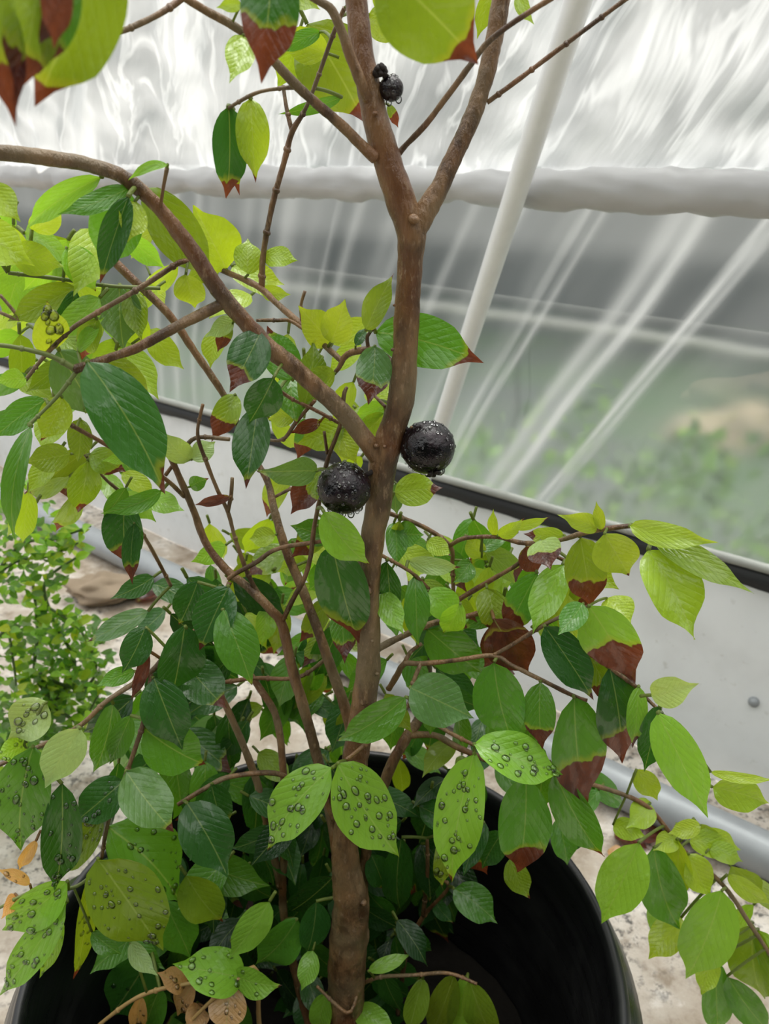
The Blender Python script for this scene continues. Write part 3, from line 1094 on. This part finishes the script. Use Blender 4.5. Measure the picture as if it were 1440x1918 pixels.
# kind bx by tx ty width brown [Y=..] [T=..] [r=..] [d=drops] [a=arch] [w=wet] [s=asym]
LEAVES = """
o 195 -110 66 200 165 .20 Y=.215 T=.21 r=.35 s=.1
o 75 -90 26 190 100 .36 Y=.205 T=.20
o -25 -60 30 240 85 .45 Y=.20 T=.20
r 105 -70 101 93 58 .9 Y=.19 T=.19
g 135 -60 72 140 62 .4 Y=.205 T=.203
d 428 198 424 372 66 .24 r=.3 w=.2
o 437 205 449 366 46 .16 Y=.372 T=.372
y 470 184 478 342 62 .17 Y=.362 T=.36
l 190 332 48 430 46 0
l 314 308 240 338 18 0 a=.2
g 240 355 186 500 95 0 w=.9
d 240 368 188 530 52 .12 Y=.332 T=.332
g 242 352 108 402 40 0
o 268 352 404 522 88 .16 Y=.362 T=.375
y 425 505 362 384 92 0
y 252 378 238 455 56 0
y -45 425 66 498 80 0
y 20 478 120 500 62 0
l 125 462 180 546 62 .08
o 158 472 44 440 38 0
y -20 350 38 415 56 0
y 60 430 118 385 46 0
y 465 514 464 446 52 0
y 494 480 558 488 40 0
y 490 545 545 552 30 0
y 455 68 430 156 56 0
y 452 8 405 14 24 0
d 512 -70 490 156 108 .50 Y=.275 T=.27 r=.2 s=.2
y 612 100 522 52 60 0 Y=.47
o 575 45 682 230 140 .18 Y=.48 T=.49
g 600 60 516 100 30 0 Y=.46
g 640 182 520 214 24 0 a=.15 Y=.44
y 560 60 520 165 70 0 Y=.49
y 690 28 760 74 56 0 Y=.45
y 700 -20 750 15 50 0 Y=.45
o 715 -60 896 120 175 .22 Y=.26 T=.262 s=.5
o 727 195 746 240 18 .6 Y=.39
y 922 -25 893 74 34 0 Y=.40
y 972 -20 1000 46 28 0
y 545 -10 600 18 40 0 Y=.42
o 142 538 14 602 58 0
y 88 660 88 564 64 .05 d=14
d 143 545 94 622 34 0
s 224 533 232 657 78 0 w=1
o 248 540 265 642 46 .08
l 146 660 196 594 26 0
o 182 598 154 674 44 .28
s 110 655 186 786 92 .14 Y=.37 T=.38
o 150 680 160 775 60 0 Y=.39
m 163 677 309 926 116 .13 Y=.318 T=.312 r=.12 w=.9 s=.05
o 182 672 288 764 82 .22 Y=.35 s=.4
l 48 710 -12 716 38 0
g 85 748 -14 822 52 0
y 116 744 76 826 60 .06
g 58 798 28 1010 40 0 Y=.318 T=.31 a=.15
o 132 850 44 866 54 .05
o 165 862 145 958 58 .18
o 150 784 146 866 46 0
l 246 856 190 864 24 0
o 168 850 236 884 50 .25
g 302 920 188 962 36 0 a=.12
l 272 926 346 957 44 0
p 356 862 303 808 48 0
p 360 862 403 828 40 0
d 488 622 430 735 78 .30 w=.6
p 437 600 384 632 34 0
o 432 610 407 660 28 .6
y 348 514 366 577 56 0
o 442 738 395 828 50 .45
d 512 708 466 792 68 0 w=.9 Y=.345
d 482 764 460 916 68 .18 Y=.355
r 432 930 364 946 20 .9
g 356 912 391 896 30 .12
s 592 882 482 884 54 .04 w=.8 Y=.36 r=.5
g 548 712 500 610 68 .14 Y=.375 T=.38
o 568 762 586 634 54 .08
g 545 700 556 798 60 .1 Y=.40
y 622 644 558 572 66 0
y 620 642 646 560 62 0
o 685 618 738 512 48 .10 Y=.362 T=.355
g 703 622 906 680 98 .22 Y=.388 T=.376 r=.1
s 702 648 690 758 68 .36 Y=.372 T=.362 w=.9
d 666 647 686 613 20 0
y 628 700 556 716 48 .05
y 552 780 502 786 38 0
y 722 774 668 818 44 0 Y=.40
l 728 756 662 788 34 0 Y=.40
y 702 735 732 712 30 0 Y=.40
y 645 800 556 832 60 .05 Y=.40
r 600 790 542 812 26 .9 Y=.395
y 632 806 668 868 50 0 Y=.40
y 660 800 640 870 40 0 Y=.42
o 602 880 544 964 54 .55
y 738 922 829 914 62 .22 Y=.392
s 742 905 744 965 30 0 Y=.40
l 606 958 692 1058 68 .08 Y=.345 T=.342 w=.8
d 622 1018 672 1206 96 .26 Y=.36 T=.362 w=.9
g 640 1140 646 1242 50 .36 Y=.385
g 617 1010 543 984 50 0 Y=.40
o 610 985 545 1045 50 .4 Y=.41
y 516 1002 466 1010 38 0 Y=.42
y 580 1050 520 1072 36 0 Y=.42
g 738 978 742 1064 42 0
g 742 1000 794 1002 50 0
d 725 1050 735 1145 44 0
l 714 1108 756 1188 48 0 w=.8
g 777 1078 782 1212 48 .06
p 764 1050 864 1062 34 .05
l 800 1108 862 1160 60 0 w=.6
l 862 1130 830 1184 48 .05 Y=.372
g 800 1178 905 1262 80 0 w=.9 Y=.385
y 800 1012 845 1042 36 .15
g 882 1052 848 1092 40 0
o 912 1102 928 1192 62 .2
y 1052 1062 1000 1186 66 0 w=.6
l 1056 1058 998 1188 64 0 Y=.375 w=.9
g 1006 1074 945 1196 64 .4 Y=.38
p 1012 1012 1032 1068 66 .5 Y=.37
r 985 1022 1006 1074 50 .9 Y=.38
o 1086 1006 1106 1138 78 .40 Y=.362 s=.7
l 1103 1135 1190 1278 100 .50 Y=.348 T=.338 s=-.2 w=.8
d 1020 1173 1112 1312 74 .04 w=.8 Y=.352
o 1098 1216 1138 1326 48 .42 s=.6
d 1142 1250 1164 1428 84 .34 w=.9 Y=.346
l 1196 1285 1184 1402 38 .16 Y=.34
g 1075 1307 1098 1514 100 .48 Y=.345 T=.34 s=.25
g 1012 1278 1016 1404 62 .32 s=.2
g 925 1240 964 1398 94 .09 Y=.357 w=.7
s 768 1288 888 1345 98 0 Y=.352 w=1
g 760 1306 630 1388 64 .03 Y=.348 w=.9
p 1220 1302 1308 1280 58 0 Y=.30 T=.285 w=.5
l 1232 1335 1326 1532 82 0 Y=.315 T=.29
d 1236 1322 1206 1446 48 0 Y=.325
y 1214 1030 1300 1198 98 0 Y=.325 T=.30
y 1132 1000 1178 1078 84 .03 Y=.345
y 1180 985 1346 1016 48 0 Y=.335 T=.31 a=.12
o 1222 1002 1412 1112 52 0 Y=.33 T=.30 a=.1
y 1120 988 1045 965 38 0
y 1126 992 1116 938 22 0
y 958 988 1030 968 20 .12
y 1056 1002 980 1000 34 .25
y 1136 1120 1182 1172 54 0 Y=.37
g 1092 1130 1044 1190 48 0
g 900 1032 957 998 30 0
y 926 1004 924 953 20 0
y 934 1004 982 970 28 .1
y 902 1044 874 1002 38 .1
r 925 1160 990 1262 92 .8 Y=.375
r 960 1170 905 1250 70 .8 Y=.385
l 622 1438 500 1594 92 .02 Y=.335 T=.325 d=34 w=.4 r=-.3
l 632 1430 746 1604 112 .01 Y=.335 T=.325 d=44 w=.4 r=.2
l 888 1412 846 1650 94 .01 Y=.335 T=.325 d=44 w=.4
o 830 1568 827 1662 44 .10 Y=.35 d=8
l 888 1394 1052 1452 84 0 Y=.335 T=.335 d=30 a=.12
g 1038 1445 1132 1606 70 .08 Y=.345 w=.9
g 985 1452 968 1634 98 .34 Y=.345 T=.34 s=.7 w=.5
o 955 1608 992 1682 48 .1 Y=.38
g 850 1664 932 1730 64 0 Y=.385 w=.8
d 814 1688 850 1730 28 .1
d 752 1568 750 1704 58 0 Y=.40
k 790 1580 805 1690 48 .1 Y=.41
d 695 1600 722 1668 50 .2 Y=.40
d 908 1540 868 1642 44 0 Y=.40
d 942 1558 902 1628 52 0 Y=.40
l 690 1818 772 1786 26 0 a=.15 Y=.36
o 792 1832 764 1940 44 0
o 850 1827 804 1945 55 0
l 876 1824 858 1940 50 0
o 880 1838 926 1945 58 0
l 612 1860 600 1940 42 0
l 664 1890 745 1935 48 0
d 592 1688 574 1786 56 0 Y=.37 w=.8
g 556 1722 478 1806 70 0 Y=.365 w=.7
l 586 1780 564 1856 40 0 Y=.36
l 505 1688 428 1796 58 0 Y=.35
g 62 1398 40 1592 104 0 Y=.335 T=.325 d=40
p 150 1364 84 1476 74 0 Y=.338
d 116 1468 102 1668 72 0 Y=.33 d=26
p 88 1315 16 1384 80 0 d=14
l 50 1390 -10 1420 50 0 d=8
o 192 1528 112 1642 68 0 Y=.345 d=24
d 232 1462 138 1542 74 0 d=8
s 236 1444 326 1558 90 .10 Y=.338 w=.6 r=.3
g 203 1550 338 1692 124 0 Y=.352 T=.36 d=24
o 183 1608 306 1782 124 0 Y=.325 T=.318 d=46 w=.6
d 350 1504 426 1642 96 0 Y=.36
d 396 1468 426 1552 58 .2 w=.8
g 270 1364 386 1432 94 .08
g 212 1318 174 1448 54 0
g 245 1340 205 1432 44 0
d 346 1172 322 1304 82 .12 Y=.38
g 418 1142 472 1284 80 .04 Y=.378
d 428 1098 374 1218 78 .1 w=1 Y=.385
d 370 1090 335 1170 60 .05 w=1 Y=.40
s 278 1144 163 1202 40 .12 w=.8
d 272 1174 228 1262 56 0
r 276 1218 244 1312 24 .9
g 252 1256 180 1286 34 0
d 288 1270 342 1404 86 0
d 345 1240 425 1328 80 .2 Y=.39
d 236 934 244 1062 74 .26 Y=.40
d 252 980 248 1096 34 .3 Y=.395
l 126 1650 4 1742 74 0 d=26 Y=.33
l 126 1690 -4 1868 62 0 d=40 Y=.325 T=.315
l 116 1722 74 1832 34 0 d=6
o 165 1640 138 1834 34 .1 d=16 r=.8
t 56 1656 -8 1628 22 0 d=4
t 28 1674 2 1722 26 0
t 68 1574 36 1630 24 0
p 244 1766 296 1828 34 0
g 172 1745 228 1788 36 0
d 285 1785 208 1902 96 0 d=10 Y=.36
l 457 1832 322 1806 84 0 d=20 Y=.345
t 350 1845 293 1822 44 0 d=5
t 362 1842 334 1902 40 0 d=5
t 262 1866 258 1935 34 0 d=4
t 432 1848 424 1940 72 0 d=8
t 372 1880 354 1940 44 0 d=4
l 440 1828 528 1846 50 .1 d=5
g 300 1850 270 1940 60 0 Y=.35
o 348 1638 418 1728 74 .12 Y=.36
g 308 1690 356 1792 74 0 Y=.37
l 1196 1578 1126 1729 88 0 Y=.372 w=.8
g 1224 1588 1272 1738 84 0 Y=.385
y 1270 1572 1256 1682 54 0
l 1352 1668 1284 1834 94 0 Y=.375 w=.5
y 1276 1718 1214 1797 60 0
y 1218 1504 1172 1552 50 0
y 1148 1545 1212 1570 40 0
y 1312 1545 1250 1562 34 0
y 1290 1574 1388 1592 54 0
y 1268 1568 1222 1594 40 0
y 1328 1590 1392 1614 38 0
y 1362 1638 1448 1694 34 0
o 1410 1728 1432 1872 80 0
l 1420 1740 1450 1850 44 0
g 1340 1798 1346 1935 54 0
g 1362 1828 1444 1935 56 0
y 1332 1790 1314 1864 44 0
y 1334 1474 1442 1506 64 0 Y=.33
y 1330 1446 1455 1460 20 0 Y=.32
y 1192 1440 1232 1500 44 0
y 1290 1600 1330 1680 56 0
"""
entries = []
for ln in LEAVES.strip().splitlines():
    p = ln.split()
    opt = dict(q.split('=') for q in p[7:])
    entries.append((p[0], *map(float, p[1:7]), {k: float(v) for k, v in opt.items()}))


def area(e):
    return math.dist((e[1], e[2]), (e[3], e[4])) * e[5]


order = sorted(range(len(entries)), key=lambda i: -area(entries[i]))
singles = set(order[:104])
rest = MB()
rest_drops = MB()
leaf_count = 0
for i, (k, bx, by, tx, ty, w, br, opt) in enumerate(entries):
    random.seed(1000 + i)
    s, dist = nearest(bx, by, opt.get('Y'))
    Yb = opt.get('Y', s[2] + R(-0.006, 0.010))
    Yt = opt.get('T', Yb + R(-0.022, 0.012))
    b, t = P(bx, by, Yb), P(tx, ty, Yt)
    wid = w * pxsize((by + ty) / 2, (Yb + Yt) / 2)
    pet = P(s[0], s[1], s[2])
    if (pet - b).length > 0.045:
        d = (b - t).normalized()
        pet = b + d * 0.007 + Vector((0, 0, 0.001))
    mb = MB() if i in singles else rest
    at, nn = leaf_mesh(mb, b, t, wid, k, br, opt.get('r', R(-0.4, 0.4)), opt.get('a', R(0.02, 0.09)), R(0.05, 0.30),
                       R(0.03, 0.15), opt.get('w', 0.6), petiole=pet, asym=(-opt['s'] if 's' in opt else None))
    nd = int(opt.get('d', 0))
    dm = MB() if i in singles else rest_drops
    if nd:
        drops_on(dm, at, nn, nd, (t - b).length)
    if i in singles:
        o = mb.build('leaf', M_leaf, shrub, ORI)
        if k == 't':
            o['label'] = 'young tan leaf'
        elif k == 'r':
            o['label'] = 'dead red-brown leaf'
        elif br >= 0.12:
            o['label'] = 'green leaf with a dead brown tip'
        if nd:
            q = dm.build('water_drops', M_water, o, ORI)
            q['kind'] = 'stuff'

# smaller leaves deeper in the shrub
FILL = [  # x0 y0 x1 y1 count Ymin Ymax kinds length brown-chance
    (0, 360, 250, 700, 34, .40, .52, 'yyol', (90, 140), .1),
    (230, 420, 480, 620, 12, .46, .56, 'yyo', (70, 120), .1),
    (30, 680, 260, 960, 22, .40, .50, 'olyg', (70, 110), .2),
    (480, 600, 700, 900, 16, .42, .50, 'yyog', (70, 110), .25),
    (380, 960, 660, 1160, 34, .42, .54, 'ggoly', (70, 120), .25),
    (230, 1080, 480, 1420, 46, .40, .52, 'ddgk', (90, 140), .15),
    (460, 1150, 660, 1420, 40, .42, .54, 'dgdgo', (80, 120), .25),
    (715, 960, 960, 1130, 34, .40, .50, 'gogyl', (60, 110), .3),
    (715, 1120, 900, 1260, 14, .41, .48, 'gdg', (70, 110), .3),
    (700, 1280, 960, 1440, 20, .40, .48, 'gdgo', (70, 110), .25),
    (900, 1030, 1080, 1230, 14, .39, .44, 'goy', (70, 110), .5),
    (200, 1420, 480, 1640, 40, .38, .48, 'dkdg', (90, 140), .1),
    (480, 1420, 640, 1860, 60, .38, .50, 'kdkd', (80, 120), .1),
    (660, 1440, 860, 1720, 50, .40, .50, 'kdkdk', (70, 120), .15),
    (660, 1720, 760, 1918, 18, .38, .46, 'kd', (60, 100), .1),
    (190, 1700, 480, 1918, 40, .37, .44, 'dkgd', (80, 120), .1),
    (1040, 1440, 1140, 1560, 5, .40, .42, 'gd', (70, 110), .3),
    (940, 1330, 1040, 1440, 4, .38, .41, 'gd', (70, 100), .2),
    (1180, 1540, 1440, 1700, 10, .40, .43, 'ylo', (60, 90), .0),
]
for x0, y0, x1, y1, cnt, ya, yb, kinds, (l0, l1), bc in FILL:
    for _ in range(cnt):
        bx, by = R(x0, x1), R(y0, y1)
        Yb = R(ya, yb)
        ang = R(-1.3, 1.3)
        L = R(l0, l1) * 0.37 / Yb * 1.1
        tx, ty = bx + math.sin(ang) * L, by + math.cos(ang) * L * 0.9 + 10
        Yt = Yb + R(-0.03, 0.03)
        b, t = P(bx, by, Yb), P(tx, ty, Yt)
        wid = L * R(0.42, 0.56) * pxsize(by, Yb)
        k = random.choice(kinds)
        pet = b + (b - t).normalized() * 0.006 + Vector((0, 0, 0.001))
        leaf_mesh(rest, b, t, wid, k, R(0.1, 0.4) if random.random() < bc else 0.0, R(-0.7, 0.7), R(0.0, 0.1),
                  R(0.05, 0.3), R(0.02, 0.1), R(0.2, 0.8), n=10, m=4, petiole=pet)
fol = rest.build('foliage', M_leaf, shrub, ORI)
fol['kind'] = 'stuff'
q = rest_drops.build('water_drops', M_water, fol, ORI)
q['kind'] = 'stuff'

# weeds growing outside against the clear film
wd = MB()
for (x, y, cnt, spread) in ((1400, 1010, 60, .07), (1350, 830, 40, .06), (1000, 900, 60, .12), (1200, 960, 60, .14), (1260, 880, 40, .10),
                            (880, 850, 40, .08), (1060, 800, 30, .10), (560, 700, 30, .08)):
    c0 = outplane(x, y, 0.40)
    for _ in range(cnt):
        b = c0 + Vector((R(-1, 1), R(-1, 1), R(-1, 1))) * spread
        if (b - WP).dot(NI) > -0.06:
            continue
        b.z = max(0.01, b.z)
        t = b + Vector((R(-1, 1), R(-1, 1), R(-.3, 1))).normalized() * R(.02, .05)
        leaf_mesh(wd, b, t, R(.012, .022), random.choice('gdgl'), 0, R(-.6, .6), .06, .2, .05, .3, n=6, m=4)
o = wd.build('weeds', M_leaf)
tag(o, 'low green weeds blurred behind the clear film', 'weeds', kind='stuff')

# ------------------------------------------------------------------ berries
M_calyx = mat_simple('dry_calyx', (0.03, 0.022, 0.018), 0.7, 0.3, 0.3, 300, 0.4)


def berry(x, y, rpx, Y, label, calyx_dir, ndrops, hang, stalk):
    c = P(x, y, Y)
    r = rpx * pxsize(y, Y)
    mb = MB()
    ball(mb, c, r, 64, 44, (1, 1, 0.97), 0.035, 150.0, R(0, 9))
    o = mb.build('berry', M_fruit, shrub, ORI)
    o['label'] = label
    cm = MB()
    cd = calyx_dir.normalized()
    e1 = cd.orthogonal().normalized()
    e2 = cd.cross(e1)
    for k in range(5):
        a = 2 * math.pi * k / 5
        d = e1 * math.cos(a) + e2 * math.sin(a)
        p0 = c + cd * r * 0.97
        pts = [p0 + d * r * 0.05, p0 + d * r * 0.18 + cd * r * 0.07, p0 + d * r * 0.30 + cd * r * 0.05]
        tube(cm, pts, [r * 0.07, r * 0.075, r * 0.025], 8, bump=0.3, freq=400)
    sp0 = c + (stalk - c).normalized() * r * 0.9
    tube(cm, [sp0, (sp0 + stalk) / 2, stalk], [r * 0.10, r * 0.09, r * 0.11], 8)
    cm.build('calyx', M_calyx, o, ORI)
    dm = MB()
    made = 0
    while made < ndrops:
        d = Vector((R(-1, 1), R(-1, 1), R(-1, 1)))
        if d.length < 0.1 or d.length > 1:
            continue
        d.normalize()
        if d.y > 0.35:
            continue
        made += 1
        rd = R(0.00035, 0.0010)
        rot = d.to_track_quat('Z', 'Y').to_matrix()
        ball(dm, c + d * r * 1.005, rd, 10, 8, (1, 1.15, 0.6), rot=rot)
    for k in range(hang):
        a = -math.pi / 2 + R(-0.7, 0.7)
        d = Vector((math.cos(a), R(-0.5, 0.1), math.sin(a))).normalized()
        ball(dm, c + d * r * 1.01, R(0.0010, 0.0019), 14, 12, (1, 1, 1.2))
    w_ = dm.build('water_drops', M_water, o, ORI)
    w_['kind'] = 'stuff'


berry(801, 838, 51, .366, 'larger black berry on the right of the trunk', Vector((0.2, -0.55, -0.8)), 70, 7, P(757, 800, .368))
berry(644, 914, 50, .360, 'round wet black berry on the left of the trunk', Vector((-0.2, 0.6, -0.8)), 90, 9, P(703, 880, .366))
berry(733, 166, 23, .368, 'small shrivelled black berry near the top', Vector((-0.5, -0.2, 0.9)), 20, 2, P(700, 150, .37))
mb = MB()
for k in range(9):
    q = P(713 + R(-9, 9), 130 + R(-6, 8), .366 + R(-.002, .002))
    ball(mb, q, R(.0009, .0018), 10, 8, (1, 1, 1), 0.4, 700)
tube(mb, [P(700, 140, .368), P(713, 131, .366), P(724, 145, .366)], [.0012, .0016, .0012], 8)
o = mb.build('dried_berry', M_calyx, shrub, ORI)
o['label'] = 'withered black berry remnant above the smallest berry'

# ------------------------------------------------------------------ pot and soil
PC = Vector((-0.0385, 0.355, 0))
RIM = CAMZ - 0.470
prof_in = [(0.0, RIM - 0.135), (0.165, RIM - 0.135), (0.172, RIM - 0.10), (0.179, RIM - 0.04), (0.1835, RIM - 0.006), (0.1850, RIM)]
prof_rim = [(0.1835, RIM - 0.006), (0.1845, RIM - 0.001), (0.187, RIM + 0.0015), (0.190, RIM + 0.0005), (0.1925, RIM - 0.004), (0.1935, RIM - 0.010)]
prof_out = [(0.1935, RIM - 0.010), (0.198, RIM - 0.016), (0.204, RIM - 0.027), (0.2075, RIM - 0.042), (0.2070, RIM - 0.058), (0.203, RIM - 0.075),
            (0.198, RIM - 0.090), (0.1945, RIM - 0.10), (0.19, RIM - 0.16), (0.178, 0.06), (0.170, 0.0), (0.0, 0.0)]
pot = empty('flower_pot', (PC.x, PC.y, 0))
tag(pot, 'large glossy black plastic pot holding the fruiting shrub', 'pot')
mb = MB()
inner = [(0.158, RIM - 0.20)] + prof_in[2:5]
lathe(mb, inner, PC)
lathe(mb, prof_out, PC)
mb.build('pot_body', M_pot, pot, Vector(pot.location))
mb = MB()
lathe(mb, prof_rim, PC)
mb.build('pot_rim', M_pot, pot, Vector(pot.location))
mb = MB()
vs, fs = [], []
for i in range(25):
    r = 0.162 * i / 24
    for k in range(72):
        a = 2 * math.pi * k / 72
        x_, y_ = PC.x + r * math.cos(a), PC.y + r * math.sin(a)
        vs.append(Vector((x_, y_, RIM - 0.165 + 0.006 * nz(x_ * 40, y_ * 40, 1) + 0.006 * nz(x_ * 110, y_ * 110, 4))))
for i in range(24):
    for k in range(72):
        k2 = (k + 1) % 72
        fs.append((i * 72 + k, (i + 1) * 72 + k, (i + 1) * 72 + k2, i * 72 + k2))
mb.add(vs, fs)
o = mb.build('potting_soil', M_soil)
tag(o, 'dark potting soil low inside the black pot', 'soil', kind='stuff')

# ------------------------------------------------------------------ neighbouring small-leaved bush at the left
g0 = Vector((-0.60, 0.80, 0))
bush = empty('citrus_bush', g0)
tag(bush, 'light green small-leaved bush standing left of the black pot', 'bush')
STEMS = [
    [(-60, 1560, 9, .72), (10, 1450, 8, .74), (90, 1330, 8, .76), (65, 1260, 7, .78), (70, 1180, 6, .80), (60, 1080, 5, .82)],
    [(90, 1330, 8, .76), (140, 1250, 7, .77), (100, 1160, 6, .79), (85, 1090, 6, .8), (150, 1040, 5, .8)],
    [(140, 1350, 7, .74), (100, 1320, 7, .74), (75, 1260, 7, .74)],
    [(75, 1265, 7, .76), (150, 1290, 6, .75), (180, 1250, 5, .75), (150, 1180, 5, .76), (95, 1140, 5, .77)],
    [(-20, 1090, 8, .72), (40, 1020, 7, .72), (100, 1010, 6, .73), (170, 985, 5, .74)],
    [(-20, 1090, 8, .72), (30, 1052, 6, .73), (95, 1040, 5, .74), (150, 1015, 4, .75)],
    [(-30, 1250, 8, .70), (10, 1180, 6, .7), (25, 1240, 5, .7), (32, 1300, 4, .7)],
    [(-40, 1000, 8, .70), (0, 940, 6, .72), (60, 900, 5, .74), (110, 880, 4, .75)],
    [(-30, 1420, 8, .70), (60, 1400, 6, .72), (130, 1390, 5, .73), (190, 1290, 4, .74)],
]
bl = MB()
for spec in STEMS:
    sm = spline(spec, 10)
    mb = MB()
    tube(mb, [P(a[0], a[1], a[3]) for a in sm], [a[2] * .5 * pxsize(a[1], a[3]) for a in sm], 8, bump=.12, freq=200)
    mb.build('stem', M_stem, bush, g0)
    for a in sm:
        for _ in range(2):
            if random.random() < 0.78:
                ang = R(-2.6, 2.6)
                L = R(16, 34)
                bx, by = a[0] + R(-6, 6), a[1] + R(-6, 6)
                b = P(bx, by, a[3] + R(-.02, .02))
                t = P(bx + math.sin(ang) * L, by + math.cos(ang) * L * .8, a[3] + R(-.05, .05))
                leaf_mesh(bl, b, t, L * R(.38, .55) * pxsize(by, a[3]), random.choice('ylllgy'), 0, R(-.7, .7), R(0, .1), R(.1, .35), .05, .4, n=7, m=4)
# clouds of leaves around the stems
for _ in range(900):
    x_, y_ = random.choice([(R(-20, 120), R(940, 1130)), (R(-20, 210), R(1150, 1400)), (R(40, 190), R(1150, 1340)), (R(-20, 90), R(1300, 1420))])
    Yq = R(.70, .90)
    ang = R(-2.8, 2.8)
    L = R(14, 28)
    b = P(x_, y_, Yq)
    t = P(x_ + math.sin(ang) * L, y_ + math.cos(ang) * L * .8, Yq + R(-.05, .05))
    leaf_mesh(bl, b, t, L * R(.38, .55) * pxsize(y_, Yq), random.choice('llgggs'), 0, R(-.8, .8), R(0, .1), R(.1, .35), .05, .3, n=6, m=4)
o = bl.build('foliage', M_leaf, bush, g0)
o['kind'] = 'stuff'
mb = MB()
tube(mb, [g0, g0 + Vector((0.01, 0, .10)), P(10, 1450, .74)], [.006, .0055, .005], 10, bump=.1)
tube(mb, [g0 + Vector((0.005, 0, .05)), P(-30, 1250, .70), P(-40, 1000, .70)], [.005, .0045, .004], 10, bump=.1)
mb.build('stem', M_stem, bush, g0)

# ------------------------------------------------------------------ stone and fallen leaves on the concrete
c = G(195, 1112, 0.012)
mb = MB()
ball(mb, c, 0.055, 48, 30, (1.3, 0.8, 0.45), 0.5, 34.0, 3.0)
lo = min(v.z for v in mb.v)
for v in mb.v:
    v.z -= lo + 0.004
o = mb.build('stone', M_rock)
tag(o, 'brown weathered stone lying beside the steel pipe', 'stone')
FALL = [
    ('r', 255, 1128, 305, 1112, 34, 'curled purple-brown fallen leaf lying below the steel pipe'),
    ('t', 1035, 1480, 1062, 1500, 26, 'small tan fallen leaf on the concrete behind the pot rim'),
    ('t', 1050, 1505, 1085, 1490, 24, 'crumpled tan fallen leaf nearest the pot rim'),
    ('r', 1150, 1560, 1215, 1590, 44, 'dark brown fallen leaf on the concrete right of the pot'),
    ('t', 1140, 1590, 1165, 1610, 30, 'pale orange fallen leaf touching the dark brown one'),
    ('r', 1195, 1575, 1250, 1560, 40, 'second dark brown fallen leaf beside the grey pipe'),
]
for k, bx, by, tx, ty, w, lab in FALL:
    b, t = G(bx, by, 0.006), G(tx, ty, 0.004)
    mb = MB()
    leaf_mesh(mb, b, t, w * (b - Vector((0, 0, CAMZ))).length / FPX, k, 0.0 if k == 't' else 0.9, 0, 0.10, 0.4, 0.12, 0.5, view=Vector((0, 0, 1)))
    lo = min(v.z for v in mb.v)
    for v in mb.v:
        v.z += 0.0015 - lo
    o = mb.build('fallen_leaf', M_leaf)
    tag(o, lab, 'leaf', 'fallen leaves on the concrete')
